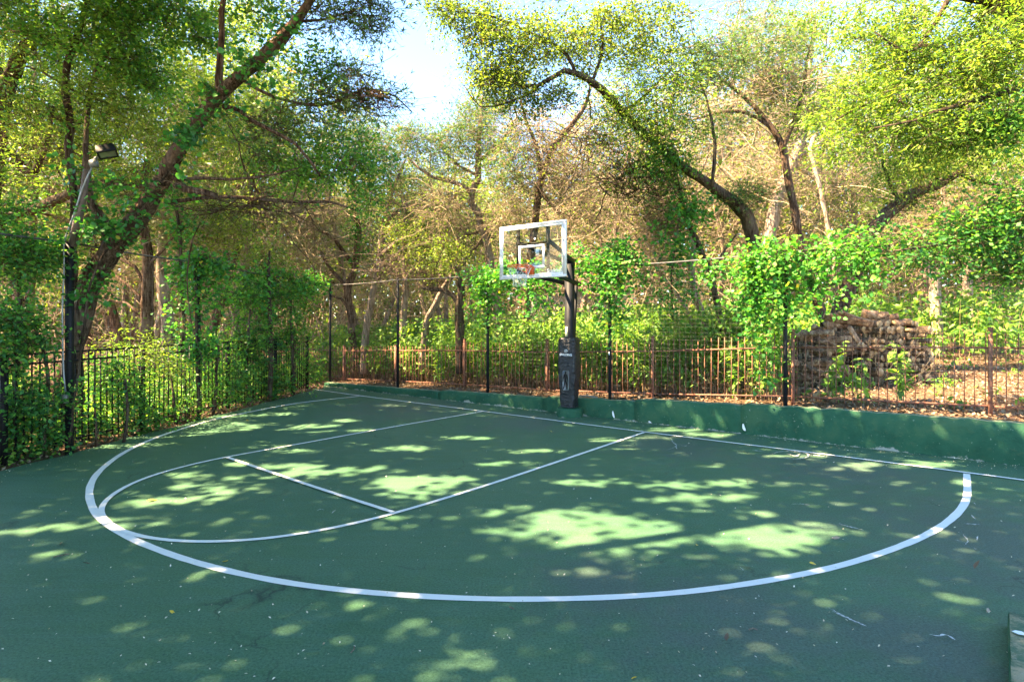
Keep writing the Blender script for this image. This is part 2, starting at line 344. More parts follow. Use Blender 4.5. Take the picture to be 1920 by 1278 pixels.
def grow(limbs, att, step=.3, wig=.06, kmax=6):
    """attach every attractor to the nearest node; returns chains and seeds"""
    nodes = [l[:, :3] for l in limbs]; N = np.vstack(nodes); rad = np.concatenate([l[:, 3] for l in limbs]); cnt = len(N)
    A = np.asarray(att); buf = np.zeros((cnt + len(A) * 30, 3)); buf[:cnt] = N; rb = np.zeros(len(buf)); rb[:cnt] = rad
    d0 = np.array([np.min(((N - a) ** 2).sum(1)) for a in A]); chains = []
    for a in A[np.argsort(d0)]:
        df = buf[:cnt] - a; dd = np.sqrt((df ** 2).sum(1)) + .35 * np.clip(df[:, 2], 0, 9); i = int(np.argmin(dd)); p = buf[i]
        L = np.linalg.norm(a - p); m = int(np.clip(L / step, 1, 24)); t = np.linspace(0, 1, m + 1)[:, None]
        side = rng.normal(size=3) * wig * L; q = p + (a - p) * t + np.sin(np.pi * t) * (side + np.array([0, 0, .08 * L])) + np.sin(np.pi * t * 3) * rng.normal(size=3) * wig * .35 * L
        q[1:-1] += rng.normal(size=(m - 1, 3)) * .02
        r0 = min(rb[i] * .75, .006 + .011 * L); r0 = max(r0, .004); r = np.linspace(r0, .0035, m + 1)
        buf[cnt:cnt + m] = q[1:]; rb[cnt:cnt + m] = r[1:]; cnt += m; chains.append((q, r))
    return chains
def spray(A, n, L, sag=.1):
    """n twigs from every attractor: (N*n,4,3)"""
    N = len(A); D = rng.normal(size=(N * n, 3)); D[:, 2] = D[:, 2] * .6 + .1; D /= np.linalg.norm(D, axis=1)[:, None]
    l = L * (.5 + .8 * rng.random(N * n)); t = np.array([0, .33, .66, 1.]); P0 = np.repeat(A, n, 0)
    bend = rng.normal(size=(N * n, 3)) * .22 * l[:, None]; bend[:, 2] -= sag * l
    return P0[:, None] + D[:, None] * (l[:, None] * t)[..., None] + bend[:, None] * (t ** 2)[None, :, None], D
SP = {  # leaf shape, material, leaf size, leaves a spray, twigs a spray, twig length, twig radius, droop
 'oak': ('oak', 'oak', .062, 38, 4, .42, .0045, .1), 'dark': ('oak', 'dark', .07, 40, 4, .4, .004, .3), 'bright': ('long', 'bright', .064, 51, 3, .55, .0035, .3),
 'cedar': ('tuft', 'cedar', .085, 32, 5, .45, .005, -.3), 'ivy': ('heart', 'ivy', .066, 12, 2, .3, .004, .5), 'dry': ('oak', 'oak', .07, 9, 7, .7, .0055, .2), 'weed': ('broad', 'weed', .1, 14, 2, .3, .004, .2)}
def tangle(A, m, L=1.6):
    """long wiggly bare branches round the attractors A"""
    n = 9; i = rng.integers(0, len(A), m); d = rng.normal(size=(m, 3)); d[:, 2] = d[:, 2] * .5 - .1; d /= np.linalg.norm(d, axis=1)[:, None]; l = L * (.5 + rng.random(m))
    st = d[:, None] * (l / n)[:, None, None] + np.cumsum(rng.normal(size=(m, n, 3)) * .035, 1) * 1.1; P = A[i][:, None] + np.cumsum(st, 1); r0 = .006 + .012 * rng.random(m)
    return batch_tubes(P, r0[:, None] * np.linspace(1, .25, n)[None], 4)
def foliage(A, sp, nl=None, size=None, rb=0., cv=False, sprd=.07):
    tpl, mat, sz, n, nt_, L, tr, dr = SP[sp]; n = nl or n; sz = size or sz
    P, D = spray(A, nt_, L, .15); N = len(P); per = max(1, int(round(n / nt_)))
    t = .25 + .8 * rng.random((N, per)); i = np.clip((t * 3).astype(int), 0, 2); f = np.clip(t * 3 - i, 0, 1.2)[..., None]
    r = np.arange(N)[:, None]; C = P[r, i] * (1 - f) + P[r, i + 1] * f + rng.normal(size=(N, per, 3)) * sprd
    Dl = np.repeat(D, per, 0); C = C.reshape(-1, 3); RB = np.repeat(rb + .28 * rng.normal(size=len(A)), nt_ * per)
    if cv: k = carve(C); C = C[k]; Dl = Dl[k]; RB = RB[k]
    rad = np.full((N, 4), tr) * np.array([1, .8, .6, .35]); tv = batch_tubes(P, rad, 3)
    return leaves(C, sz, tpl, dr, Dl, RB), tv
def tree(name, label, cat, limbs, clumps, barkk='grey', group=None, step=.3, wigl=.02, twk=None, wig=.06):
    """limbs: [(pts, distance)]; clumps: [(px,py,rx,ry,d,dr,n,species[,rbias])]"""
    L = []
    for l in limbs:
        a = limb(*l) if isinstance(l, tuple) else l; a = spline(a, .22)
        nn = len(a); env = np.minimum(1, np.minimum(np.arange(nn), nn - 1 - np.arange(nn)) / 3.)[:, None]
        a[:, :3] += env * np.cumsum(rng.normal(size=(nn, 3)) * wigl, 0) * .5; a[:, 3] = np.maximum(a[:, 3], .004); L.append(a)
    base = L[0][0, :3]; root = thing(name, base, label, cat, group)
    tk = Acc()
    for i, a in enumerate(L): tk.tube(a[:, :3], a[:, 3], 14 if a[:, 3].max() > .05 else 6, .085, ph=i)
    tk.build('trunk' if not twk else 'trunk', BARK[barkk], root, smooth=True)
    at_all = []; lf = {}; br = Acc()
    for c in clumps:
        if isinstance(c[0], np.ndarray): A, sp, rb = c[:3]
        else: A = clump(*c[:7]); sp = c[7]; rb = c[8] if len(c) > 8 else 0
        at_all.append(A)
        k = c[9] if len(c) > 9 and not isinstance(c[0], np.ndarray) else {}
        (V, F, R), (tv, tf) = foliage(A, sp, rb=rb, **k)
        if len(V): lf.setdefault(SP[sp][1], Acc()).add(V, F, R)
        br.add(tv, tf)
        if sp == 'dry': br.add(*tangle(A, max(8, len(A) // 2)))
    if at_all:
        for q, r in grow(L, np.vstack(at_all), step, wig): br.tube(q, r, 4 if r[0] > .01 else 3, cap=False)
        br.build('branches', BARK[twk or barkk], root)
        if len(lf) == 1:
            k = list(lf)[0]; lf[k].build('crown', LEAF[k], root, rnd=True)
        elif lf:
            al = Acc(); ms = []
            for m, (k, a) in enumerate(lf.items()):
                ms.append(LEAF[k]); V = np.concatenate(a.V); R = np.concatenate(a.R); F = np.concatenate([np.concatenate(f) for f in a.F.values()]); al.add(V, F, R, m=m)
            al.build('crown', ms, root, rnd=True)
    return root
# ---------------------------------------------------------------- the ground and the court
def sheet(name, xs, ys, zf, mat, kind='structure'):
    X, Y = np.meshgrid(xs, ys); Z = zf(X, Y); n, m = X.shape; V = np.stack([X, Y, Z], -1).reshape(-1, 3)
    i = np.arange(n - 1)[:, None] * m + np.arange(m - 1)[None]; F = np.stack([i, i + 1, i + m + 1, i + m], -1).reshape(-1, 4)
    return tag(mk(name, V, F, mat, smooth=True), kind=kind)
xs = np.concatenate([np.linspace(-300, -30, 12), np.arange(-28, 30, .25), np.linspace(31, 300, 12)])
ys = np.concatenate([np.linspace(-60, -8, 8), np.arange(-7, 40, .25), np.linspace(41, 400, 14)])
g = sheet('forest_ground', xs, ys, gz, M_GROUND)
def lx(y): return leftx(y) + .05
cp = [(lx(-7), -7), (lx(-7) + 40, -7)]
w_r = np.array([(lx(-7) + 40), 12.98 - WS * (lx(-7) + 40)])
poly = [(lx(-7), -7, 0), (26.7, -7, 0), (7.2, 7.65, 0), (-5.75, 17.28, 0), (-5.72, 17.1, 0)]
edge = [(lx(y) + .04 * math.sin(y * 3.1) + .03 * math.sin(y * 7.7), y, 0) for y in np.arange(16.8, -7, -.3)]
V = poly[:1] + poly[1:4] + edge
tag(mk('court_surface', V, [np.arange(len(V))[None]], M_COURT), kind='structure')

# ---------------------------------------------------------------- painted lines
def ribbon(name, pts, wd, z, label, closed=False):
    P = np.array([gd(*p)[:2] for p in pts]); P = spline(np.c_[P, 0 * P[:, :1], 0 * P[:, :1]], .08)[:, :2]
    if len(pts) > 4:                                  # iron out reading errors
        for _ in range(12): P[1:-1] += .5 * ((P[2:] + P[:-2]) / 2 - P[1:-1])
    T = np.gradient(P, axis=0); T /= np.linalg.norm(T, axis=1)[:, None]; Nn = np.c_[-T[:, 1], T[:, 0]]
    n = len(P); h = wd / 2 * (1 + .03 * np.sin(np.arange(n) * .9) + .025 * rng.normal(size=n))[:, None]
    V = np.vstack([np.c_[P + Nn * h, np.full(n, z)], np.c_[P - Nn * h, np.full(n, z)]]); i = np.arange(n - 1)
    return tag(mk(name, V, np.stack([i, i + n, i + n + 1, i + 1], -1)[:, ::-1], M_LINE), label, 'court line', 'painted court lines')
ribbon('court_line', [(587, 729.6), (673, 742), (905, 771.3), (1210, 810.5), (1500, 846.5), (1815, 887), (1960, 906.5)], .06, .012, 'long straight white baseline running along the low green wall')
ribbon('court_line', [(673, 742.5), (561.6, 755), (499, 766), (440, 778), (403, 785.5), (353, 800), (301.7, 816.7), (260, 834), (226, 852), (201, 870), (181, 888.5), (169, 910), (167, 930), (172.5, 950), (184, 969), (207.6, 987), (244, 1009), (301, 1032.5), (368, 1055), (459, 1077.7), (549, 1094.5), (650, 1107), (770, 1116.8), (870, 1121.8), (962, 1123.7), (1078, 1122.3), (1200, 1117), (1317, 1106.5), (1449, 1087), (1550, 1067), (1628, 1045), (1706, 1017), (1757, 992), (1794, 964), (1811, 940), (1814, 920), (1812.5, 888)], .075, .004, 'wide white three point arc sweeping around the whole court')
ribbon('court_line', [(903, 771.8), (745, 799), (580, 829), (425, 857), (368, 869), (301, 886.5), (251, 904.5), (217.7, 922), (196, 940), (187, 957), (198, 977), (228, 996), (268, 1008), (318, 1014.5), (385, 1016.8), (452, 1014.8), (536, 1006), (640, 987), (738, 963), (900, 914), (1060, 861), (1207, 811)], .056, .008, 'narrower white key outline with rounded end at the free throw circle')
ribbon('court_line', [(426, 858.5), (580, 911), (737, 962)], .056, .016, 'short white free throw line crossing the key')
# scraped white marks in the court paint
def scuff(pts, wd, lab):
    root = thing('paint_scrape', gd(*pts[0][0]), lab, 'scrape', 'white scrapes in the court paint') if len(pts) > 1 else None
    for P in pts:
        P = np.array([gd(*p)[:2] for p in P]); P = spline(np.c_[P, 0 * P], .012)[:, :2]; n = len(P)
        if n < 3: continue
        P += np.cumsum(rng.normal(size=(n, 2)) * .002, 0)
        T = np.gradient(P, axis=0); T /= np.linalg.norm(T, axis=1)[:, None]; Nn = np.c_[-T[:, 1], T[:, 0]]
        h = (wd / 2 * (.15 + rng.random(n) ** 1.5) * np.sin(np.linspace(.15, 3, n)))[:, None]; V = np.vstack([np.c_[P + Nn * h, np.full(n, .02)], np.c_[P - Nn * h * rng.random((n, 1)), np.full(n, .02)]]); i = np.arange(n - 1)
        o = mk('stroke' if root else 'paint_scrape', V, np.stack([i + 1, i + n + 1, i + n, i], -1), M_CHIP, root)
        if not root: tag(o, lab, 'scrape', 'white scrapes in the court paint')
M_CHIP = plain('bare_chip', (.5, .52, .5), .8, 0, .2, .3, 60)
scuff([[(1553, 1144), (1578, 1158), (1627, 1178)], [(1560, 1150), (1600, 1168), (1627, 1178)]], .02, 'long thin white scrape at lower right of the court')
scuff([[(1448, 853), (1462, 849), (1490, 849), (1512, 853), (1508, 860), (1480, 862), (1455, 857)], [(1475, 852), (1492, 857), (1500, 852)], [(1512, 854), (1535, 856), (1560, 859)], [(1410, 846), (1432, 848)]], .05, 'looped white scrape just inside the baseline on the right')
scuff([[(1805, 1005), (1812, 1015), (1806, 1024)], [(1790, 1015), (1805, 1018)], [(1808, 985), (1840, 987)], [(1826, 945), (1829, 949)], [(1822, 968), (1826, 975)], [(1834, 1008), (1832, 1016)], [(1826, 1030), (1832, 1034)]], .016, 'crooked white scrape beside the right end of the arc')
scuff([[(1745, 1194), (1762, 1198), (1775, 1196), (1793, 1205)]], .035, 'short blotchy white scrape near the lower right corner')
scuff([[(1484, 948), (1500, 947), (1518, 949)], [(1570, 983), (1585, 988), (1622, 997)]], .02, 'faint white scratch inside the arc at right')
scuff([[(1256, 822), (1262, 832), (1268, 838), (1250, 846)], [(1276, 836), (1284, 838), (1290, 837)], [(1268, 838), (1270, 844)]], .025, 'branched white scratch by the right key corner')
scuff([[(594, 960), (600, 957), (607, 958)], [(621, 966), (626, 962), (630, 959)]], .014, 'tiny white scratch below the free throw line')
scuff([[(1380, 1066), (1388, 1067), (1395, 1073), (1385, 1070)]], .01, 'small curled white scratch inside the right side of the arc')

# ---------------------------------------------------------------- low green wall
root = thing('retaining_wall', wl(1068), 'low stepped green painted concrete wall behind the baseline', 'wall')
segs = [(608, 822, .115, .20), (822, 1019, .235, .295), (1019, 1190, .325, .405), (1190, 1389, .455, .50), (1389, 2150, .535, .60)]
for i, (a, b, z0, z1) in enumerate(segs):
    p, q = wl(a), wl(b); L = np.linalg.norm(q - p); n = max(4, int(L / .12)); t = np.linspace(0, 1, n)
    F0 = p + (q - p) * t[:, None] + NB * (.008 * rng.normal(size=n))[:, None]
    th = .235; zt = z0 + (z1 - z0) * t + .006 * rng.normal(size=n) - .03 * np.exp(-t * L / .07) * (i > 0) - .02 * np.exp(-(1 - t) * L / .05)
    prof = [(0, -.05), (.0, .35), (.004, .8), (.035, .99), (.06, 1.0), (th - .03, 1.0), (th, .9), (th, -.3)]
    V = np.array([[F0[k] - NB * u + UP * (zt[k] * v if v <= .9 else zt[k] - (1 - v) * .3) for u, v in prof] for k in range(n)])
    m = len(prof); ii = np.arange(n - 1)[:, None] * m + np.arange(m - 1)[None]
    Fq = np.stack([ii, ii + 1, ii + m + 1, ii + m], -1).reshape(-1, 4)[:, ::-1]; mi = np.tile([0, 0, 0, 1, 1, 1, 1], n - 1)
    Vv = V.reshape(-1, 3); caps = np.array([np.arange(m), np.arange(m)[::-1] + (n - 1) * m])
    o = mk('wall_section', Vv, [Fq, caps], [M_WALL, M_WTOP], root, midx=np.concatenate([mi, [0, 0]]))
    for f in o.data.polygons: f.use_smooth = len(f.vertices) == 4
# white chips on the wall face
for px, py, h in ((1150, 776, .13), (1394, 800, .12), (1688, 858, .06), (1218, 790, .03)):
    c = wl(px); c[2] = 0; d = c[1]; z = CZ + (HY - py) / K * d; a = Acc(); n = 8; t = np.linspace(0, 1, n); wv = .008 + .02 * t * np.sin(t * 3.1) + .006 * rng.random(n)
    P = c + NB * .022 + UP * (z + (.5 - t) * h)[:, None] + EB * (.03 * t ** 2)[:, None]
    a.add(np.vstack([P - EB * wv[:, None], P + EB * wv[:, None]]), np.stack([np.arange(n - 1), np.arange(n - 1) + n, np.arange(n - 1) + n + 1, np.arange(n - 1) + 1], -1)[:, ::-1])
    a.build('bare_patch', M_WHITE, root)
# low kerb block at the lower right corner
kr = Acc(); e2 = np.array([.652, .758, 0]); e1 = np.array([.758, -.652, 0]); c0 = np.array([3.226, 3.7, 0])
n = 40; V = []; t = np.linspace(0, 5, n)
for k in range(n):
    p = c0 - e2 * t[k]; j = .003 * rng.normal(size=4)
    V += [p + UP * -.02, p + UP * (.075 + j[0]), p + e1 * (.006 + abs(j[3])) + UP * (.1 + j[1]), p + e1 * .35 + UP * (.105 + j[2]), p + e1 * .36 - UP * .02]
i = np.arange(n - 1)[:, None] * 5 + np.arange(4)[None]; Fq = np.stack([i, i + 1, i + 6, i + 5], -1).reshape(-1, 4)
tag(mk('concrete_kerb', V, [Fq, np.array([[4, 3, 2, 1, 0]])], [M_WALL, M_WTOP], midx=np.concatenate([np.tile([0, 0, 1, 1], n - 1), [0]])), 'worn green concrete kerb cutting the lower right corner of the court', 'kerb')
a = Acc()
P = gd(1909, 1184, .112)
a.add([P + e1 * x + e2 * y for x, y in ((-.03, -.012), (0, -.03), (.03, -.024), (.04, .0), (.018, .025), (-.012, .018))], [[0, 1, 2, 3, 4, 5]])
a.build('white_paint_splash', M_WHITE, bpy.data.objects['concrete_kerb'])

# ---------------------------------------------------------------- fences
def fence_bay(root, p, q, zb0, zb1, H, mat, names, rails, sp, r, over=.0, lean=.01, pk_top=0.):
    """one bay between base points p,q"""
    d = q - p; L = np.linalg.norm(d); d = d / L; n = int(L / sp); ax = np.array([d, np.cross(UP, d), UP])
    for z in rails:
        a = Acc(); s0 = p + UP * (zb0 + z); s1 = q + UP * (zb1 + z); e = (s1 - s0) / np.linalg.norm(s1 - s0)
        a.box((s0 + s1) / 2, np.array([e, np.cross(UP, e), np.cross(e, np.cross(UP, e))]), (L / 2 - .02, .011, .015)); a.build('rail', mat, root)
    a = Acc()
    for k in range(n):
        t = (k + .5) / n; b = p + (q - p) * t + UP * (zb0 + (zb1 - zb0) * t); l = rng.normal(size=3) * lean; l[2] = 0
        top = b + UP * (H + pk_top + rng.normal() * .006) + l; b = b + UP * .04
        T = top - b; Ln = np.linalg.norm(T); T /= Ln; a.box((top + b) / 2 + np.cross(UP, d) * .003, np.array([d, np.cross(T, d), T]), (r, r, Ln / 2))
    a.build('pickets', mat, root)
def fpost(root, p, zb, H, mat, h=.03, name='post'):
    a = Acc(); a.box(p + UP * (zb + H / 2 - .05), AW, (h, h, H / 2 + .05)); a.box(p + UP * (zb + H + .008), AW, (h + .006, h + .006, .008)); a.build(name, mat, root)
# rusty fence behind the wall
FC = 14.25
def fz(p): return CZ - 0 * p[0] if False else float(gz(p[0], p[1]))
root = thing('rusty_fence', wl(1223, FC) + UP * gz(*wl(1223, FC)[:2]), 'rust brown iron picket fence along the back of the green wall', 'fence')
cols = [560, 645, 742, 871, 1026, 1224, 1487, 1857, 2500]
pts = [wl(c, FC) for c in cols]; zs = [-.03, -.0, .085, .165, .21, .32, .48, .55, .6]
for k, (p, z) in enumerate(zip(pts, zs)):
    fpost(root, p, z, 1.32 if k > 2 else 1.18, M_RUST, .028)
    if k + 1 < len(pts): fence_bay(root, p, pts[k + 1], z, zs[k + 1], 1.27, M_RUST, '', (.12, 1.02), .125, .0062, pk_top=-.02 if k > 2 else -.12)
# black fence along the left side
def lp(y, off=-.32): return np.array([leftx(y) + off, y, 0])
root = thing('black_iron_fence', lp(11), 'black iron fence with twin top rails down the left side of the court', 'fence')
yy = [5.6, 7.9, 10.4, 12.9, 14.9, 16.6]
for k, y in enumerate(yy):
    fpost(root, lp(y), 0, 1.5, M_IRON, .032)
    if k + 1 < len(yy): fence_bay(root, lp(y), lp(yy[k + 1]), 0, 0, 1.5, M_IRON, '', (.12, 1.36, 1.5), .115, .0085, lean=.004)

# ---------------------------------------------------------------- net posts, top cables, netting
def netpost(p, zb, zt, lab, h=.035):
    root = thing('net_post', p + UP * zb, lab, 'post', 'tall black net posts')
    a = Acc(); a.tube([p + UP * (zb - .05), p + UP * ((zb + zt) / 2), p + UP * zt], [h, h, h], 14); a.build('post_shaft', M_BLACK, root, smooth=True)
    a = Acc(); a.tube([p + UP * zt, p + UP * (zt + .03)], [h * 1.15, h * .9], 14); a.build('cap', M_IRON, root)
    return root
PC = 13.2
np_pts = {}
for px, zb, zt, lab in ((619, .1, 3.09, 'first black net post at the far left corner of the court'), (746, .17, 3.12, 'second black net post standing on the wall left of the vines'), (914.5, .25, 3.1, 'black net post with vines on its top left of the hoop'), (1143.5, .34, 3.13, 'black net post with a small white sticker just right of the hoop'), (1472.5, .53, 3.17, 'black net post wrapped by vines left of the woodpile')):
    p = wl(px, PC); np_pts[px] = p; r = netpost(p, zb, zt, lab)
    if px == 1143.5:
        a = Acc(); a.box(p + NB * .036 + UP * 1.31, AW, (.012, .002, .03)); a.build('sticker', M_WHITE, r)
A0 = np.array([-6.67, 8.57, 0]); A1 = np.array([-6.34, 11.5, 0])
netpost(A1, 0, 3.18, 'left side net post buried in climbing vines')
pR = wl(2250, PC)
def cable(name, P, r, lab, sag=.05):
    Q = []
    for a, b in zip(P[:-1], P[1:]):
        t = np.linspace(0, 1, 12, endpoint=False)[:, None]; Q.append(a + (b - a) * t - UP * (sag * 4 * t * (1 - t)))
    Q.append(np.array([P[-1]])); Q = np.vstack(Q); c = Acc().tube(Q, r, 6); return tag(c.build(name, M_CABLE), lab, 'pipe')
T = lambda p, z: p + UP * z
left_far = np.array([leftx(5.5), 5.5, 0])
cable('top_rail', [T(np_pts[619], 3.07), T(np_pts[746], 3.1), T(np_pts[914.5], 3.1), T(np_pts[1143.5], 3.11), T(np_pts[1472.5], 3.17), T(pR, 3.18)], .017, 'grey top rail carrying the net along the wall side', .03)
cable('top_rail', [T(left_far, 3.16), T(A0, 3.17), T(A1, 3.17), T(np_pts[619], 3.07)], .014, 'dark top rail carrying the net down the left side', .03)
def netting(name, p, q, z0, z1, lab, sp=.1, r=.0005):
    L = np.linalg.norm(q - p); n = int(L / sp); P = []; t = np.linspace(0, 1, n)
    for k in t: b = p + (q - p) * k; P.append([b + UP * z0, b + UP * ((z0 + z1) / 2) + rng.normal(size=3) * .01, b + UP * z1])
    P = np.array(P); V, F = batch_tubes(P, np.full(P.shape[:2], r), 3); a = Acc().add(V, F)
    for z in np.arange(z0, z1, sp * .8):
        Q = np.array([[p + UP * z, (p + q) / 2 + UP * (z + rng.normal() * .01), q + UP * z]]); V, F = batch_tubes(Q, np.full((1, 3), r), 3); a.add(V, F)
    return tag(a.build(name, M_WIRE), lab, 'netting')
OFF = -NB * .05
netting('wire_netting', np_pts[1472.5] + OFF, pR + OFF, .6, 3.1, 'thin wire netting hanging in front of the woodpile')
netting('wire_netting', np_pts[1143.5] + OFF, np_pts[1472.5] + OFF, .5, 3.05, 'thin wire netting between the two right hand net posts')
netting('wire_netting', np_pts[619] + OFF, np_pts[1143.5] + OFF, .3, 3.0, 'thin wire netting left of and behind the hoop')
netting('wire_netting', A0, A1 + np.array([.0, 0, 0]), .05, 3.1, 'thin wire netting along the left side between leaning tree and vines')

# ---------------------------------------------------------------- floodlight pole
root = thing('floodlight_pole', A0, 'black post with leaning brown extension, floodlight and conduit at the left edge', 'lamp post')
a = Acc(); a.box(A0 + UP * 1.57, AX, (.04, .04, 1.6)); a.build('post', M_BLACK, root)
D = 8.57
P = np.array([at(135.5, 462, D + .02), at(146, 411, D), at(157, 362, D), at(162, 318, D)]); a = Acc(); a.tube(P, [.056, .056, .05, .04], 12); a.build('pole_extension', M_BROWNPOLE, root, smooth=True)
a = Acc(); P = spline(np.array([[*at(*q, D - .07), 0] for q in ((172, 314), (156, 350), (140, 398), (128, 430), (120, 458), (120, 500), (117, 596), (119, 690), (123, 735))]), .1)[:, :3]; a.tube(P, .012, 8); a.build('conduit', M_STEEL, root, smooth=True)
a = Acc(); a.box(at(122, 747, D - .07), AX, (.035, .03, .065)); a.build('junction_box', plain('old_box', (.3, .3, .27), .7, 0, .3, .3), root)
a = Acc(); c = at(176, 307, D - .04); th = math.radians(12); ax = np.array([[math.cos(th), 0, math.sin(th)], [0, 1, 0], [-math.sin(th), 0, math.cos(th)]]); a.box(c, ax, (.045, .04, .05)); a.tube([c + UP * .05, c + UP * .1 + np.array([.05, 0, .0])], .022, 8); a.build('lamp_bracket', plain('grey_bracket', (.16, .17, .16), .5, .3), root)
# head: a shallow box, broad back up and left, glass facing down and right
hc = at(200, 284, D - .1); nrm = np.array([.42, -.12, -.9]); nrm /= np.linalg.norm(nrm); e = np.array([.75, .45, .35]); e -= nrm * (e @ nrm); e /= np.linalg.norm(e); f = np.cross(nrm, e)
hd = Acc(); sg = [(-1, -1), (1, -1), (1, 1), (-1, 1)]
V = [hc - nrm * .07 + e * .11 * x + f * .085 * y for x, y in sg] + [hc + nrm * .035 + e * .13 * x + f * .1 * y for x, y in sg] + [hc + nrm * .06 + e * .13 * x + f * .1 * y for x, y in sg] + [hc + nrm * .06 + e * .108 * x + f * .08 * y for x, y in sg] + [hc + nrm * .045 + e * .103 * x + f * .075 * y for x, y in sg]
F = [[3, 2, 1, 0]] + [[i + o, (i + 1) % 4 + o, (i + 1) % 4 + o + 4, i + o + 4] for o in (0, 4, 8, 12) for i in range(4)]
hd.add(V, F); h_ = hd.build('lamp_head', M_BLACK, root)
g = Acc(); g.add([hc + nrm * .05 + e * .103 * x + f * .075 * y for x, y in sg], [[0, 1, 2, 3]]); g.build('lamp_glass', plain('lamp_lens', (.2, .23, .19), .2, 0, .6), h_)

# ---------------------------------------------------------------- basketball hoop
PB = np.array([1.2, 11.84, 0.])                       # foot of the pole
root = thing('basketball_hoop', PB, 'basketball hoop with clear backboard on a black pole in a padded cover', 'basketball hoop')
a = Acc(); n = 28; V = []
for z, r in ((-.01, .245), (.14, .24), (.175, .225), (.18, .19)):
    for k in range(n):
        t = 2 * math.pi * k / n; q = 1 + .05 * math.sin(2 * t + 1) + .03 * math.sin(5 * t); V.append(PB + np.array([math.cos(t) * r * q * 1.08, math.sin(t) * r * q, z]))
F = [[i * n + k, i * n + (k + 1) % n, (i + 1) * n + (k + 1) % n, (i + 1) * n + k] for i in range(3) for k in range(n)]
a.add(V, F); a.F[(n, 0)] = [np.arange(3 * n, 4 * n)[None]]; a.build('concrete_footing', M_WALL, root)
a = Acc(); a.box(PB + UP * 1.72, AW, (.076, .076, 1.52)); a.build('pole', M_BLACK, root)
a = Acc(); a.box(PB + UP * 3.25, AW, (.085, .12, .02)); a.box(PB + UP * 3.16 + NB * .0, AW, (.1, .05, .05)); a.build('pole_cap', M_IRON, root)
a = Acc(); a.box(PB + NB * .078 + EB * -.03 + UP * 1.76, AW, (.025, .002, .1)); a.build('pole_sticker', M_LABEL, root)
BC = np.array([.38, 10.86, 0.]); ZB, ZT, HWB = 2.795, 3.835, .762
def bp(u, z, o=0.): return BC + EB * u + UP * z + NB * o
fr = Acc(); t = .022
for (u, z, hu, hz) in ((0, ZB + t, HWB, t), (0, ZT - t, HWB, t), (-HWB + t, (ZB + ZT) / 2, t, (ZT - ZB) / 2 - 2 * t), (HWB - t, (ZB + ZT) / 2, t, (ZT - ZB) / 2 - 2 * t)): fr.box(bp(u, z), AW, (hu, .025, hz))
bb = fr.build('backboard_frame', M_FRAME, root)
g = Acc(); g.box(bp(0, (ZB + ZT) / 2, .008), AW, (HWB - 2 * t, .005, (ZT - ZB) / 2 - 2 * t)); bo = g.build('backboard_glass', M_GLASS, root)
def prect(u0, u1, z0, z1, wd, name, mat, o=.017):
    a = Acc()
    for (x0, x1, y0, y1) in ((u0, u1, z0, z0 + wd), (u0, u1, z1 - wd, z1), (u0, u0 + wd, z0 + wd, z1 - wd), (u1 - wd, u1, z0 + wd, z1 - wd)):
        a.box(bp((x0 + x1) / 2, (y0 + y1) / 2, o), AW, ((x1 - x0) / 2, .001, (y1 - y0) / 2))
    return a.build(name, mat, bo)
prect(-HWB + 2 * t, HWB - 2 * t, ZB + 2 * t, ZT - 2 * t, .042, 'border_line', M_WHITE); prect(-.3, .3, 2.98, 3.43, .05, 'target_square', M_WHITE)
a = Acc()
for u in (-.345, .345): a.box(bp(u, (ZB + ZT) / 2, -.035), AW, (.028, .02, (ZT - ZB) / 2 - .002))
for z in (3.46, 3.03): a.box(bp(0, z, -.035), AW, (.317, .018, .022))
a.build('support_frame', M_IRON, root)
def bar(p, q, hw, hh, name, mat=M_BLACK):
    a = Acc(); d = q - p; L = np.linalg.norm(d); d /= L; s = np.cross(d, UP); s /= np.linalg.norm(s); a.box((p + q) / 2, np.array([d, s, np.cross(s, d)]), (L / 2, hw, hh)); return a.build(name, mat, root)
for s in (-1, 1):
    bar(PB + EB * .09 * s + UP * 3.21, bp(.345 * s, 3.5, -.05), .02, .035, 'upper_arm'); bar(PB + EB * .095 * s + UP * 2.74 - NB * .28, bp(.3 * s, 2.93, -.05) , .02, .04, 'lower_arm')
bar(PB - NB * .27 + UP * 2.72, PB - NB * .14 + UP * 1.25, .025, .025, 'crank_strut')
a = Acc(); a.box(PB - NB * .2 + UP * 1.2, AW, (.035, .07, .1)); a.build('crank_housing', M_IRON, root)
# rim, bracket, net
RZ = 3.0; RC = bp(.0, RZ, .40); a = Acc(); th = np.linspace(0, 2 * math.pi, 49)
ring = lambda r, z: RC + np.outer(np.cos(th), EB) * r + np.outer(np.sin(th), NB) * r + UP * z
a.tube(ring(.229, 0), .010, 8, cap=False); a.tube(ring(.232, -.028), .005, 6, cap=False)
for s in (-1, 1):
    a.tube([bp(.07 * s, RZ - .11, .05), RC - NB * .12 + EB * .2 * s + UP * -.005], .008, 6); a.tube([bp(.06 * s, RZ - .0, .05), RC - NB * .17 + EB * .15 * s], .009, 6)
rim = a.build('rim', M_ORANGE, root, smooth=True)
a = Acc(); a.box(bp(0, RZ - .06, .055), AW, (.075, .035, .075)); a.box(bp(0, RZ - .005, .13), AW, (.07, .06, .006)); a.box(bp(0, RZ - .06, .1), AW, (.055, .02, .05)); a.build('rim_bracket', M_ORANGE, rim)
a = Acc(); P = []
for k in range(12):
    for s in (-1, 1):
        q = []
        for j in range(9):
            f = j / 8; an = 2 * math.pi * (k + s * f * 2.0) / 12; r = .225 - .11 * min(1, f * 1.3) + .01 * math.sin(k * 2 + j); q.append(RC + EB * math.cos(an) * r + NB * math.sin(an) * r + UP * (-.02 - .36 * f + .01 * rng.normal()))
        P.append(q)
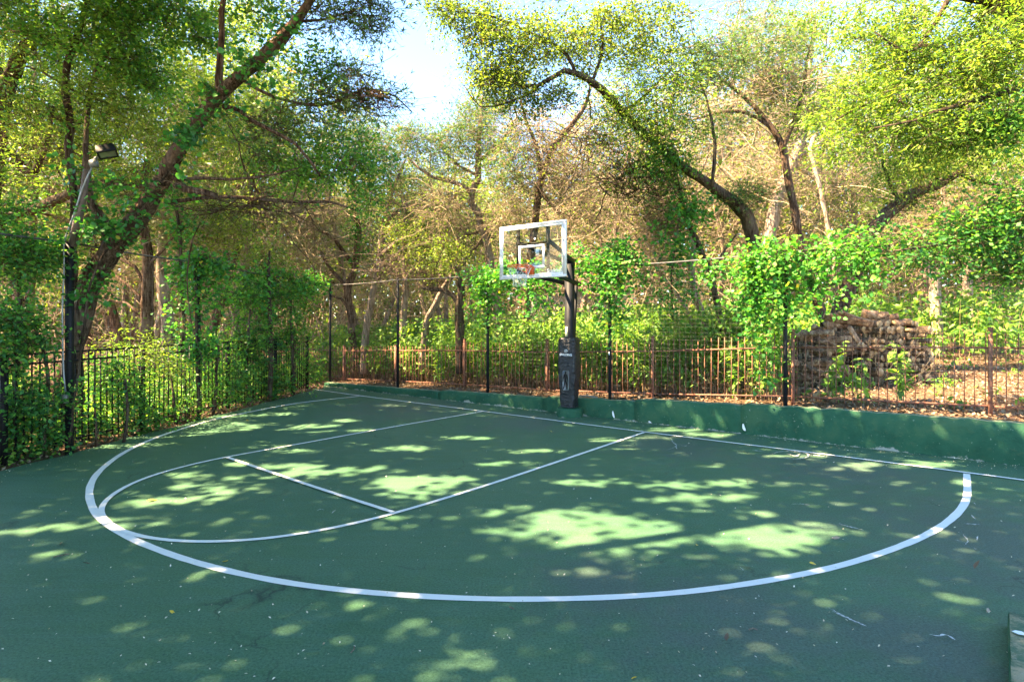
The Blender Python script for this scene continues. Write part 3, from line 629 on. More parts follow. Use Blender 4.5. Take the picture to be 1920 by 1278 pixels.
V, F = batch_tubes(np.array(P), np.full((24, 9), .0028), 4); a.add(V, F); a.build('net', M_NET, root)
# padded cover
def pad_ring(z, s, tw):
    u, v = .205 * s, .155 * s; o = []
    for k in range(40):
        t = 2 * math.pi * k / 40; c, si = math.cos(t), math.sin(t); e = .42
        o.append(PB + NB * .02 + EB * (math.copysign(abs(c) ** e, c) * u) + NB * (math.copysign(abs(si) ** e, si) * v) + UP * z + (EB * c + NB * si) * (tw * math.sin(3 * t + z * 17) + tw * .6 * math.sin(7 * t - z * 31)))
    return o
V = []; rows = 60
for i in range(rows):
    f = i / (rows - 1); z = .2 + 1.44 * f; s = .80 + .2 * min(1, f * 2.2) - .02 * math.sin(f * 9); s += .03 * (f > .95) * 0
    if f > .97: s *= 1 - (f - .97) * 5
    V += pad_ring(z, s, .002 + .005 * (1 - f) ** 2)
F = [[i * 40 + k, i * 40 + (k + 1) % 40, (i + 1) * 40 + (k + 1) % 40, (i + 1) * 40 + k] for i in range(rows - 1) for k in range(40)]
a = Acc().add(V, F); a.F[(40, 0)] = [np.arange((rows - 1) * 40, rows * 40)[::-1][None], np.arange(40)[None]]; padO = a.build('pole_pad', M_PAD, root, smooth=True)
def text(body, size, p, ax_r, ax_u, name, mat, parent, ext=.0015):
    c = bpy.data.curves.new(name, 'FONT'); c.body = body; c.size = size; c.extrude = ext; c.align_x = 'CENTER'; c.align_y = 'CENTER'; c.materials.append(mat); c.offset = .0012
    o = bpy.data.objects.new(name, c); COL.objects.link(o); n = np.cross(ax_r, ax_u)
    M = Matrix([[*[float(v) for v in q]] for q in np.c_[ax_r, ax_u, n, p]] + [[0, 0, 0, 1]])
    bpy.context.view_layer.update(); me = bpy.data.meshes.new_from_object(o.evaluated_get(bpy.context.evaluated_depsgraph_get())); bpy.data.objects.remove(o); me.transform(M)
    m = bpy.data.objects.new(name, me); COL.objects.link(m); m.parent = parent; return m
FO = PB + NB * .188
text('SPALDING', .064, FO + EB * .02 + UP * 1.285, EB, UP, 'pad_lettering', M_WHITE, padO)
a = Acc(); a.tube([FO + EB * (.02 + .035 * math.cos(t)) + UP * (1.365 + .022 * math.sin(t)) for t in np.linspace(0, 2 * math.pi, 20)], .0045, 5); a.tube([FO + EB * (.02 + .012 * math.sin(t * 2)) + UP * (1.365 + t * .02) for t in np.linspace(-1, 1, 8)], .004, 5); a.build('pad_emblem', M_WHITE, padO)
text('Spalding', .1, bp(.52, 2.915, .016), EB, UP, 'backboard_lettering', M_WHITE, bo)
# player emblem: a white rounded card with a dark running figure
def card(c, hw, hh, r, name, mat, o, up=0):
    V = []
    for sx, sy, a0 in ((1, 1, 0), (-1, 1, 90), (-1, -1, 180), (1, -1, 270)):
        for k in range(6): t = math.radians(a0 + k * 18); V.append(c + EB * (sx * (hw - r) + r * math.cos(t)) + UP * (sy * (hh - r) + r * math.sin(t)) + NB * o)
    V += [v - NB * .004 for v in V]; a = Acc(); nn = 24; a.add(V, [[i, (i + 1) % nn, (i + 1) % nn + nn, i + nn] for i in range(nn)][::1]); a.F[(nn, 0)] = [np.arange(nn)[::-1][None], np.arange(nn)[None]]; return a.build(name, mat, padO)
ec = FO + EB * .02 + UP * .76
card(ec, .075, .2, .03, 'emblem_card', M_WHITE, .0)
sil = [(-.012, .185), (.012, .19), (.022, .165), (.01, .14), (.04, .11), (.055, .04), (.06, -.02), (.045, -.025), (.035, .03), (.025, .06), (.02, .0), (.045, -.08), (.035, -.185), (.008, -.19), (.01, -.09), (-.01, -.04), (-.02, -.1), (-.045, -.185), (-.07, -.18), (-.045, -.08), (-.035, .0), (-.035, .07), (-.05, .02), (-.06, -.04), (-.07, -.03), (-.065, .05), (-.045, .12), (-.015, .14), (-.025, .165)]
a = Acc(); a.add([ec + EB * x + UP * z + NB * .002 for x, z in sil], [list(range(len(sil)))]); a.build('emblem_figure', M_IRON, padO)
# ---------------------------------------------------------------- pale pipe lying behind the hoop
a = Acc(); p = wl(1085, 13.35); q = wl(1120, 13.25); a.tube([p + UP * .36, (p + q) / 2 + UP * .385, q + UP * .37, q + UP * .34 + EB * .03], .018, 8); tag(a.build('metal_pipe', M_STEEL, smooth=True), 'short pale metal pipe lying on the wall right of the pole pad', 'pipe')

# ---------------------------------------------------------------- woodpile
W0 = 12.6
wlogs = []
def make_log(r, L, split=False):
    a = Acc(); k = 12; ph = rng.random() * 6; t = np.arange(k) * 2 * np.pi / k; R = r * (1 + .08 * np.sin(2 * t + ph) + .05 * rng.normal(size=k))
    if split: k = 12; R = r * np.where(np.cos(t + ph) > .1, .25 / np.maximum(np.cos(t + ph), .1) * 1.0, 1.0); R = np.clip(R, 0, r * 1.05) * (1 + .12 * rng.normal(size=k))
    n = 5; V = []
    for i in range(n):
        y = (i / (n - 1) - .5) * L; rr = R * (1 + (.12 if split else .05) * rng.normal(size=k)); V += [[rr[j] * math.cos(t[j]), y, rr[j] * math.sin(t[j])] for j in range(k)]
    V = np.array(V); i = np.arange(n - 1)[:, None] * k + np.arange(k)[None]; j = np.arange(n - 1)[:, None] * k + (np.arange(k)[None] + 1) % k
    F = np.stack([i, i + k, j + k, j], -1).reshape(-1, 4); caps = np.array([np.arange(k), (n - 1) * k + np.arange(k)[::-1]])
    o = mk('log', V, [F, caps], [M_SPLIT if split else M_LOGBARK, M_CUT], midx=[0] * len(F) + [1, 1]); return o
protos = [make_log(.06, .5), make_log(.075, .48), make_log(.05, .52), make_log(.085, .46), make_log(.09, .5, True), make_log(.12, .5, True), make_log(.07, 1.0), make_log(.085, .95, True)]
used = set()
def put(k, loc, rot, label, s=1., group='logs in the woodpile'):
    if k in used: o = protos[k].copy(); COL.objects.link(o)
    else: o = protos[k]; used.add(k)
    o.location = [float(v) for v in loc]; o.rotation_euler = rot; o.scale = (s, 1, s); o['label'] = label; o['category'] = 'log'; o['group'] = group
zb = .46
def P2(px, z, d): return np.array([(px - HX) / K * d, d, z])
row = 0; z = zb + .07
while z < 1.92:
    x = (1598 + (row % 2) * 5 - HX) / K * W0 + max(0, z - 1.6) * .1; xe = (1722 - HX) / K * W0 - max(0, z - 1.45) * .75
    while x < xe:
        k = int(rng.integers(0, 4)); r = (.06, .075, .05, .085)[k]; s = .7 + .6 * rng.random()
        put(k, (x + r * s, W0 + rng.normal() * .1, z + rng.normal() * .02), (rng.normal() * .08, rng.random() * 6, .35 + rng.normal() * .08), ('round log end in the shaded lower half of the woodpile' if z < 1.15 else 'round log end in the upper right part of the woodpile'))
        x += 2 * r * s * .98
    z += .125; row += 1
for k in range(64):                                     # jumbled logs in the left half
    px = 1490 + rng.random() * 105; f = (px - 1490) / 105; zt = 1.2 + .65 * f; z = zb + .08 + rng.random() * (zt - zb)
    put(int(rng.choice([0, 1, 4, 6, 7, 7, 6])), P2(px, z, W0 + rng.normal() * .2), (rng.normal() * .25, rng.random() * 6, 1.0 + rng.normal() * .7), 'weathered log lying sideways in the jumbled left half of the woodpile')
for px, z, rz, ry, lab, s in ((1590, 1.98, 1.25, .2, 'thick split log on top left of the woodpile', 1.25), (1640, 2.04, 1.45, 1.1, 'broad split log crowning the middle of the woodpile', 1.3), (1545, 1.8, 1.0, 2.1, 'split log sloping down the left shoulder of the woodpile', 1.1), (1695, 1.96, 1.8, .7, 'dark split log on the top right of the woodpile', .9), (1615, 1.86, 1.3, 3.4, 'orange brown split log just under the top of the woodpile', 1.2), (1568, 1.92, 1.6, .4, 'grey split log behind the top left of the woodpile', 1.0), (1500, 1.62, 1.1, .9, 'bark covered split log at the far left of the woodpile', 1.25), (1672, 1.9, 1.2, 2., 'short split log in the upper middle of the woodpile', .9), (1520, 1.72, .5, 1.4, 'steeply angled split log on the left shoulder of the woodpile', .9), (1600, 2.08, 1.9, 2.6, 'rough split log lying highest of all on the woodpile', .8), (1660, 2.0, 1.1, .1, 'split log with pale face on top right of centre of the woodpile', .8), (1715, 1.8, 2.0, 1.1, 'dark branchy log sticking out at the right end of the woodpile', .7)):
    put((5, 7, 4)[len(lab) % 3], P2(px, z, W0 - .05 + rng.normal() * .1), (rng.normal() * .22, ry, rz), lab, s, 'split logs on top of the woodpile')
a = Acc(); p, q = P2(1592, 1.85, W0 - .35), P2(1620, 1.35, W0 - .5); a.box((p + q) / 2, np.array([(q - p) / np.linalg.norm(q - p), [0, 1, 0], np.cross((q - p) / np.linalg.norm(q - p), [0, 1, 0])]), (.3, .02, .05)); tag(a.build('plank', M_SPLIT), 'pale splintered plank leaning on the front of the woodpile', 'plank')
for i, (px, z, rz, lab) in enumerate(((1500, .56, 1.1, 'log on the ground left of the woodpile foot'), (1530, .58, .6, 'split log lying on the ground before the woodpile'), (1745, .62, 1.5, 'long dark log lying on the ground right of the woodpile'), (1820, .6, 1.3, 'rotten orange log lying on the forest floor at right'), (1880, .58, 1.55, 'pale log lying on the ground near the right edge'), (1615, .5, .2, 'short stub standing against the woodpile foot'))):
    put((1, 4, 0, 3, 1, 2)[i], P2(px, z, (11.2, 11.0, 13.5, 11.5, 10.2, 11.2)[i]), (0, rng.random() * 6, rz), lab, 1.2, 'logs lying on the forest floor')

a = Acc()
for _ in range(70):
    b = P2(1490 + 250 * rng.random(), zb + .05 + rng.random() * .1, W0 - .25 - .35 * rng.random()); e = b + np.array([rng.normal() * .5, rng.normal() * .15, .15 + 1.1 * rng.random() ** 1.5]); a.tube([b, (b + e) / 2 + rng.normal(size=3) * .06, e], [.011, .008, .003], 4)
tag(a.build('brush_heap', BARK['twig']), 'loose dry sticks and stalks leaning against the front of the woodpile', 'brush', kind='stuff')
# ---------------------------------------------------------------- pale house glimpsed through the trees
root = thing('house', (3.4, 30, .3), 'pale house wall glimpsed through the trees right of the hoop', 'house')
mw = plain('pale_stucco', (.62, .56, .5), .8, 0, .2, .06, 6)
a = Acc(); a.box((3.4, 30, 1.9), AX, (2.6, 2.2, 1.6)); a.build('wall', mw, root)
a = Acc(); a.add([(.5, 27.5, 3.5), (6.3, 27.5, 3.5), (6.3, 32.5, 3.5), (.5, 32.5, 3.5), (1.2, 30, 4.6), (5.6, 30, 4.6)], [[0, 1, 5, 4], [2, 3, 4, 5]]); a.add([(.5, 27.5, 3.5), (.5, 32.5, 3.5), (1.2, 30, 4.6), (6.3, 27.5, 3.5), (6.3, 32.5, 3.5), (5.6, 30, 4.6)], [[0, 2, 1], [3, 4, 5]]); a.build('roof', plain('brown_shingles', (.2, .15, .12), .9, 0, .1, .3, 8), root)
for x in (2.2, 4.6):
    a = Acc(); a.box((x, 27.78, 2.1), AX, (.45, .03, .55)); wn = a.build('window', M_FRAME, root); a = Acc(); a.box((x, 27.74, 2.1), AX, (.4, .02, .5)); a.build('pane', plain('dark_pane', (.05, .06, .07), .1, 0, .8), wn)

# ---------------------------------------------------------------- trees one can tell apart
CV = {'cv': True}
T = tree
T('leaning_cedar', 'big shaggy cedar wrapped in ivy leaning over the court behind the floodlight pole', 'tree', [
  ([(106, 856, 37.7), (110, 780, 32.8), (120, 700, 34.4), (146, 620, 31.2), (160, 560, 34.4), (180, 510, 37.7), (212, 462, 36.1, 9.0), (245, 425, 34.4, 8.9), (275, 388, 29.5, 8.8), (302, 345, 27.9, 8.7), (330, 292, 27.9, 8.6), (361, 248, 24.6, 8.5), (395, 205, 23.0, 8.3), (428, 168, 23.0, 8.2), (480, 127, 21.3, 8), (531, 79, 19.7, 7.9), (569, 34, 16.4, 7.8), (600, -20, 13.1, 7.7), (640, -90, 9.8, 7.6)], 9.1),
  ([(205, 462, 24.6), (205, 430, 21.3), (190, 405, 18.0), (175, 380, 14.8), (168, 335, 11.5), (160, 270, 8.2)], 9.0),
  ([(413, 180, 14.8), (413, 150, 13.1), (420, 69, 10.7), (424, -10, 8.2), (430, -80, 4.9)], 8.25),
  ([(418, 200, 9.8), (448, 206, 9.0), (462, 222, 8.2), (480, 231, 8.2), (520, 252, 7.4), (549, 268, 6.6), (583, 306, 4.9), (600, 330, 3.3)], 8.2),
  ([(322, 335, 8.2), (345, 336, 7.4), (380, 334, 6.6), (430, 338, 4.9), (480, 336, 4.1), (525, 327, 3.3), (560, 315, 2.5)], 8.6),
  ([(330, 345, 14.8), (350, 355, 13.1), (380, 360, 12.3), (406, 368, 10.7)], 8.5),
  ([(310, 380, 7.4), (380, 372, 6.6), (430, 370, 6.6), (480, 372, 6.6, 9.2), (549, 380, 5.7, 9.6), (618, 379, 4.9, 10), (673, 396, 2.5, 10.4)], 8.8),
  ([(455, 150, 6.6), (514, 182, 5.7), (594, 200, 5.7), (652, 186, 4.9), (686, 169, 4.1), (742, 182, 3.3), (773, 210, 2.0)], 9.0),
  ([(520, 82, 8.2), (520, 60, 7.4), (545, 42, 6.6), (600, 40, 4.9), (660, 20, 3.3), (700, 8, 1.6)], 7.9)],
  [(690, 30, 40, 34, 8, .4, 26, 'cedar', .2), (470, 20, 90, 40, 8.6, .6, 30, 'dark', 0.80, CV), (620, 20, 80, 45, 8, .5, 34, 'cedar', 0.50, CV), (500, 260, 60, 50, 9.2, .5, 30, 'cedar', 0.30, CV), (640, 185, 90, 18, 9, .35, 46, 'cedar', 0.40, CV), (715, 190, 55, 28, 9, .3, 30, 'cedar', 0.30, CV), (655, 135, 60, 22, 9.4, .3, 26, 'cedar', 0.45, CV),
   (560, 320, 90, 40, 9.8, .7, 40, 'dark', 0.65, CV), (630, 290, 70, 60, 10.2, .7, 46, 'dark', 0.65, CV), (560, 230, 60, 50, 9.8, .6, 30, 'cedar', 0.60, CV), (370, 50, 70, 60, 9.4, .6, 44, 'dark', 0.50, CV), (590, 120, 40, 30, 9, .4, 16, 'dark', 0.40, CV), (690, 330, 50, 70, 10.4, .5, 34, 'dark', 0.60, CV), (480, 390, 120, 20, 9.4, .4, 24, 'dry', 0, CV)], 'red')
T('slender_tree', 'thin dark stemmed tree rising behind the floodlight', 'tree', [
  ([(150, 850, 14), (152, 700, 12), (150, 560, 12), (150, 440, 11), (148, 344, 12), (141, 275, 12), (146, 241, 12), (138, 179, 11), (141, 120, 11), (151, 90, 11), (169, 41, 11), (180, -5, 9), (190, -90, 5)], 9.6),
  ([(150, 360, 8), (165, 290, 8), (170, 241, 8), (176, 165, 8), (196, 120, 8), (234, 72, 7), (286, 24, 6), (330, -20, 4)], 9.5),
  ([(170, 38, 5), (210, 32, 5), (240, 12, 4), (270, 0, 3)], 9.6), ([(140, 170, 5), (112, 155, 4), (80, 135, 4), (45, 124, 3)], 9.6)],
  [(60, 60, 90, 60, 9.4, .8, 70, 'dark', 0.55, CV), (90, 200, 80, 50, 9.4, .6, 60, 'dark', 0.60, CV), (230, 80, 80, 70, 9.3, .6, 70, 'dark', 0.60, CV), (200, 190, 60, 50, 9.2, .5, 40, 'bright', 0.25, CV), (270, 150, 50, 50, 9.8, .5, 40, 'dark', 0.65, CV), (250, 10, 90, 30, 9.3, .6, 50, 'dark', 0.55, CV), (20, 200, 30, 50, 8.5, .3, 16, 'bright', 0.25, CV)], 'dark')
T('old_oak', 'mossy old oak left of the court, its limb crossing behind the floodlight', 'tree', [
  ([(-60, 700, 60), (-50, 560, 55), (-30, 460, 50), (-10, 410, 26), (52, 392, 20), (96, 378, 18), (138, 356, 15), (190, 340, 13), (230, 345, 10), (300, 352, 5)], 13),
  ([(-30, 460, 40), (-20, 330, 34), (0, 280, 26), (60, 320, 10), (100, 200, 6)], 13), ([(-20, 330, 34), (10, 180, 26), (70, 80, 20), (130, 90, 12), (200, 60, 8)], 13), ([(10, 170, 20), (-30, 40, 16), (0, -60, 10)], 13)],
  [(60, 90, 130, 90, 13, 1.5, 110, 'bright', 0.15), (200, 120, 130, 90, 13.5, 1.3, 110, 'bright', 0.20), (330, 90, 110, 80, 14, 1.2, 90, 'bright', 0.20), (100, 280, 110, 50, 13, 1.2, 50, 'dry', .2), (60, 240, 90, 80, 13, 1.2, 40, 'bright', 0.20), (300, 250, 80, 70, 13.5, 1, 70, 'bright', 0.25), (230, 330, 60, 40, 13, .8, 30, 'bright', 0.20), (420, 260, 60, 80, 14, 1, 60, 'bright', 0.40), (40, 30, 110, 60, 12, 1, 80, 'bright', 0.35), (260, 30, 120, 60, 12.5, 1, 90, 'bright', 0.25), (420, 30, 100, 60, 13, 1, 80, 'bright', 0.40), (370, 180, 90, 60, 13.5, 1, 70, 'bright', 0.40), (180, 230, 90, 50, 13, 1, 60, 'bright', 0.25), (480, 160, 70, 60, 14, 1, 50, 'bright', 0.40), (400, 440, 80, 40, 15, 1, 50, 'bright', 0.40)], 'dark')
T('red_cedar', 'reddish cedar trunk behind the black fence right of the leaning cedar', 'tree', [
  ([(274, 690, 22), (274, 600, 20), (274, 549, 19), (276, 486, 17), (271, 440, 16), (268, 380, 13), (275, 300, 9)], 14),
  ([(276, 540, 7), (250, 500, 6), (228, 490, 5), (200, 470, 4)], 14), ([(274, 600, 7), (235, 570, 6), (205, 565, 4), (170, 590, 3)], 14), ([(275, 570, 6), (240, 535, 5), (215, 515, 3)], 14), ([(274, 500, 6), (320, 450, 5), (350, 400, 4)], 14)],
  [(270, 380, 90, 50, 14, .8, 50, 'dry', .3), (210, 520, 60, 50, 14.5, .5, 40, 'dry', 0), (320, 440, 60, 50, 14.5, .6, 40, 'cedar', .2)], 'red', twk='twig')
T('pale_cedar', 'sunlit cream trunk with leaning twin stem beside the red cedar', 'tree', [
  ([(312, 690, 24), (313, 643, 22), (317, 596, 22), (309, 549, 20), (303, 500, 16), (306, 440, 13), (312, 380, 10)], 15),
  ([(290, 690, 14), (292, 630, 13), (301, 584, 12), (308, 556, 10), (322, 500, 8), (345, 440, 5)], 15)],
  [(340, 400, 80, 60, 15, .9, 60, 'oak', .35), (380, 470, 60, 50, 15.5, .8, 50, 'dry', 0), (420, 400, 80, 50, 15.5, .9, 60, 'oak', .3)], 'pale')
T('ivied_tree', 'ivy clad trunk near the far corner of the court', 'tree', [
  ([(665, 690, 14), (663, 645, 13), (660, 584, 13), (653, 541, 13), (667, 499, 12), (672, 440, 11), (668, 380, 9), (660, 320, 7), (655, 250, 4)], 19),
  ([(655, 548, 7), (640, 528, 7), (618, 505, 6), (600, 470, 5)], 19), ([(660, 590, 6), (640, 560, 5), (620, 555, 3)], 19), ([(664, 500, 7), (630, 450, 6), (580, 420, 5), (550, 400, 3)], 19)],
  [(670, 430, 16, 90, 18.7, .3, 50, 'ivy', .2), (640, 300, 60, 60, 19, 1, 60, 'cedar', .1), (560, 450, 60, 60, 18, 1, 80, 'dry', .1), (600, 400, 80, 50, 18, 1, 70, 'dry', .1), (660, 240, 50, 40, 19, .8, 40, 'cedar', .25)], 'red', twk='twig')
T('arching_oak', 'oak with a stem arching to the right behind the far net posts', 'tree', [
  ([(682, 700, 14), (683, 647, 14), (688, 597, 13), (700, 531, 12), (711, 482, 12), (711, 443, 10), (716, 420, 9), (728, 403, 8), (755, 386, 7), (790, 382, 5), (820, 395, 3)], 18),
  ([(713, 479, 9), (730, 465, 8), (752, 450, 7), (795, 439, 6), (813, 446, 3)], 18), ([(716, 420, 6), (740, 350, 5), (760, 300, 4)], 18), ([(690, 590, 7), (700, 540, 6), (735, 490, 5)], 18.2)],
  [(720, 340, 90, 60, 18, 1.2, 90, 'oak', .2), (790, 400, 70, 40, 18, 1, 70, 'dry', .1), (700, 290, 60, 50, 18, 1, 60, 'cedar', .1), (760, 330, 60, 40, 18.5, 1, 50, 'cedar', .1), (820, 470, 50, 30, 18, .8, 40, 'oak', .3)], 'grey')
T('forked_oak', 'grey forked oak between the second net post and the hoop', 'tree', [
  ([(750, 700, 14), (752, 597, 13), (756, 548, 12), (754, 476, 10), (756, 430, 8), (762, 380, 5)], 17.5), ([(758, 530, 7), (769, 512, 7), (788, 494, 6), (818, 492, 4), (850, 500, 3)], 17.5)],
  [(780, 440, 60, 40, 17.5, .8, 60, 'oak', .2), (740, 500, 50, 40, 17.5, .8, 40, 'dry', .1)], 'grey')
T('slanting_oak', 'dark slanting trunk leaning right toward the backboard', 'tree', [
  ([(790, 690, 13), (798, 610, 12), (818, 571, 12), (831, 541, 11), (861, 499, 9), (890, 466, 7), (920, 430, 4)], 16.5), ([(825, 556, 9), (831, 485, 8), (851, 449, 7), (875, 440, 5), (897, 436, 4)], 16.5)],
  [(860, 430, 70, 50, 16.5, 1, 80, 'dry', .1), (800, 450, 50, 50, 17, .8, 50, 'oak', .25)], 'grey')
T('crooked_oak', 'crooked trunk bent sideways behind the vines left of the hoop', 'tree', [
  ([(862, 700, 17), (864, 600, 16), (862, 577, 16), (865, 550, 15), (861, 525, 12), (852, 500, 9)], 15.5), ([(862, 580, 12), (858, 566, 11), (848, 552, 10), (830, 544, 9), (798, 540, 7), (780, 530, 5)], 15.5)],
  [(840, 480, 50, 30, 15.5, .7, 40, 'oak', .2), (800, 520, 30, 20, 15.5, .5, 20, 'dry', .1)], 'dark')
T('tall_juniper', 'tall juniper rising just left of the backboard, branches reaching left', 'tree', [
  ([(935, 720, 16), (934, 597, 15), (930, 558, 15), (917, 466, 14), (901, 420, 13), (899, 403, 13), (885, 375, 13), (887, 355, 12), (897, 334, 12), (900, 275, 9), (903, 224, 7), (905, 180, 3)], 16),
  ([(886, 365, 9), (872, 350, 8), (859, 344, 8), (835, 336, 7), (814, 332, 6), (790, 318, 5), (769, 300, 3)], 16), ([(898, 330, 6), (860, 310, 5), (840, 290, 4), (820, 260, 2)], 16), ([(900, 300, 6), (935, 270, 5), (960, 240, 3)], 16)],
  [(800, 255, 70, 35, 16, .8, 90, 'cedar', .1), (860, 290, 60, 45, 16, .9, 80, 'cedar', .1), (745, 270, 50, 35, 16, .8, 60, 'cedar', 0), (880, 240, 35, 30, 16, .7, 40, 'cedar', .15), (920, 260, 50, 60, 16, 1, 70, 'cedar', .2), (840, 390, 60, 40, 16, 1, 60, 'dry', .1), (960, 330, 50, 60, 16.3, 1, 60, 'dry', .2), (680, 250, 60, 50, 17, 1, 70, 'cedar', .2), (925, 190, 45, 40, 16.5, .7, 60, 'cedar', .2), (885, 215, 40, 30, 16.5, .6, 44, 'cedar', .1), (950, 150, 50, 40, 16.5, .8, 50, 'cedar', .3)], 'grey', twk='twig')
T('bare_cedar', 'sunlit reddish bare trunk slanting up behind the backboard', 'tree', [
  ([(975, 720, 15), (985, 560, 14), (1000, 400, 13), (1012, 330, 12), (1036, 275, 11), (1074, 227, 9), (1098, 186, 6), (1110, 150, 4)], 15.5), ([(1012, 322, 8), (1005, 270, 7), (985, 220, 5), (975, 180, 3)], 15.5), ([(1008, 350, 7), (1035, 385, 7), (1063, 406, 6), (1090, 410, 4)], 15)],
  [(1000, 250, 70, 50, 15.5, 1, 100, 'dry', .3), (1060, 330, 70, 60, 15.5, 1, 110, 'dry', .3), (960, 400, 50, 50, 15.5, .8, 60, 'dry', .2), (1100, 400, 60, 40, 15, .8, 70, 'dry', .2), (950, 310, 40, 50, 15, .7, 50, 'cedar', .3)], 'red', twk='twig')
T('big_oak', 'big mossy oak arching from right over the backboard', 'tree', [
  ([(1442, 720, 34.0), (1438, 635, 28.9), (1428, 560, 27.2), (1420, 480, 25.5), (1413, 440, 23.8), (1403, 408, 22.9), (1380, 382, 21.2), (1332, 348, 17.8, 12.2), (1287, 320, 16.1, 12), (1240, 285, 15.3, 11.9), (1205, 250, 14.4, 11.8), (1170, 213, 13.6, 11.7), (1153, 193, 13.6, 11.6), (1132, 172, 13.6, 11.5), (1098, 148, 11.9, 11.4), (1063, 138, 9.3, 11.3), (1012, 166, 6.8, 11.3), (960, 158, 5.1, 11.3), (900, 150, 3.4, 11.3)], 12.5),
  ([(1080, 142, 7.6), (1060, 100, 6.8), (1000, 60, 5.1), (920, 30, 3.4), (840, 20, 1.7)], 11.3), ([(1110, 155, 6.0), (1130, 90, 5.1), (1120, 20, 3.4)], 11.4), ([(1335, 350, 6.8), (1340, 270, 6.0), (1330, 200, 4.2), (1300, 120, 2.5)], 12), ([(1170, 213, 6.8), (1220, 170, 5.1), (1260, 130, 3.4)], 11.6), ([(1010, 166, 5.1), (960, 190, 4.2), (900, 200, 2.5), (870, 160, 1.7)], 11.3)],
  [(880, 40, 70, 35, 11.3, .7, 60, 'oak', 0.15), (960, 90, 100, 60, 11.3, 1, 130, 'oak', 0.20), (920, 150, 50, 40, 11.3, .6, 50, 'oak', 0.15), (1080, 70, 100, 70, 11.5, 1.1, 130, 'oak', 0.35), (1010, 180, 80, 30, 11.3, .7, 50, 'oak', 0.25), (1200, 60, 90, 60, 11.5, 1.1, 110, 'oak', 0.40), (1230, 170, 90, 60, 11.2, .7, 70, 'bright', .0), (1250, 250, 80, 40, 11.3, .5, 60, 'bright', -.1), (1180, 215, 60, 40, 11.2, .4, 30, 'bright', 0), (1240, 300, 50, 30, 11.6, .4, 30, 'dark', .2), (1330, 120, 70, 60, 12, .9, 90, 'cedar', .25), (1400, 370, 60, 30, 12.4, .5, 40, 'cedar', .1), (1180, 330, 60, 40, 12.5, .8, 60, 'dry', .2), (1250, 400, 60, 50, 13.5, 1, 60, 'dry', .2), (1130, 260, 60, 60, 13, 1, 50, 'dry', .2), (840, 20, 40, 16, 11.3, .4, 20, 'oak', 0.15)], 'dark', wig=.09)
T('slim_oak', 'slim dark trunk rising left of the woodpile net post', 'tree', [
  ([(1550, 730, 17), (1545, 603, 16), (1533, 564, 15), (1520, 520, 15), (1505, 470, 15), (1497, 437, 14), (1478, 337, 13), (1466, 275, 13), (1452, 250, 11), (1440, 234, 10), (1415, 205, 9), (1390, 180, 8), (1352, 151, 6), (1320, 110, 4)], 13),
  ([(1466, 285, 7), (1485, 235, 7), (1492, 210, 6), (1505, 170, 5), (1510, 120, 5), (1522, 70, 3)], 13), ([(1440, 236, 7), (1400, 212, 7), (1340, 214, 5), (1300, 225, 3)], 13)],
  [(1400, 90, 70, 60, 13, 1, 80, 'cedar', .25), (1470, 130, 60, 60, 13, 1, 70, 'cedar', .3), (1500, 50, 60, 50, 13, 1, 60, 'bright', 0), (1360, 230, 50, 30, 13, .6, 30, 'cedar', .1), (1530, 210, 50, 50, 13, .8, 50, 'bright', 0), (1440, 170, 60, 40, 13, .8, 50, 'dry', .4)], 'red', twk='twig')
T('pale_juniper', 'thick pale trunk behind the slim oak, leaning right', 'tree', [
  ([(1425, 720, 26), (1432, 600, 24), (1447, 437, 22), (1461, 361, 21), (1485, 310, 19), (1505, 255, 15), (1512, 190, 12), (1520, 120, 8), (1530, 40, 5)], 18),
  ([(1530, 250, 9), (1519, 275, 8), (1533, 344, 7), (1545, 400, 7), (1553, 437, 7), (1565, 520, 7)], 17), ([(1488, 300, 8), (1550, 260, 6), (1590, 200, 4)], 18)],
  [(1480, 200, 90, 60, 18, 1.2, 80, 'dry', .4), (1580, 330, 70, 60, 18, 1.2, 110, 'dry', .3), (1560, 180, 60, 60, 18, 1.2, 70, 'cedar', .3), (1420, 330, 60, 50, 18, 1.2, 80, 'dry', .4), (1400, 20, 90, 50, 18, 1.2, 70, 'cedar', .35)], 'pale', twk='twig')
T('diagonal_oak', 'dark mossy trunk leaning steeply right behind the woodpile', 'tree', [
  ([(1545, 720, 30), (1560, 640, 28), (1572, 580, 27), (1596, 529, 26), (1623, 451, 24), (1636, 437, 24), (1660, 410, 23), (1681, 389, 22), (1709, 368, 20), (1750, 354, 16), (1791, 330, 12), (1840, 300, 8), (1900, 280, 5)], 13.2),
  ([(1750, 354, 8), (1760, 320, 7), (1740, 280, 5)], 13.2), ([(1690, 384, 7), (1660, 330, 6), (1640, 260, 4)], 13.2), ([(1800, 325, 8), (1830, 340, 6), (1880, 350, 4)], 13.2)],
  [(1680, 330, 70, 40, 13.2, .8, 60, 'bright', .1), (1740, 310, 60, 30, 13.2, .6, 50, 'oak', .2), (1720, 380, 50, 20, 13.2, .4, 20, 'cedar', .1), (1850, 290, 70, 40, 13, .9, 60, 'bright', .1)], 'dark')
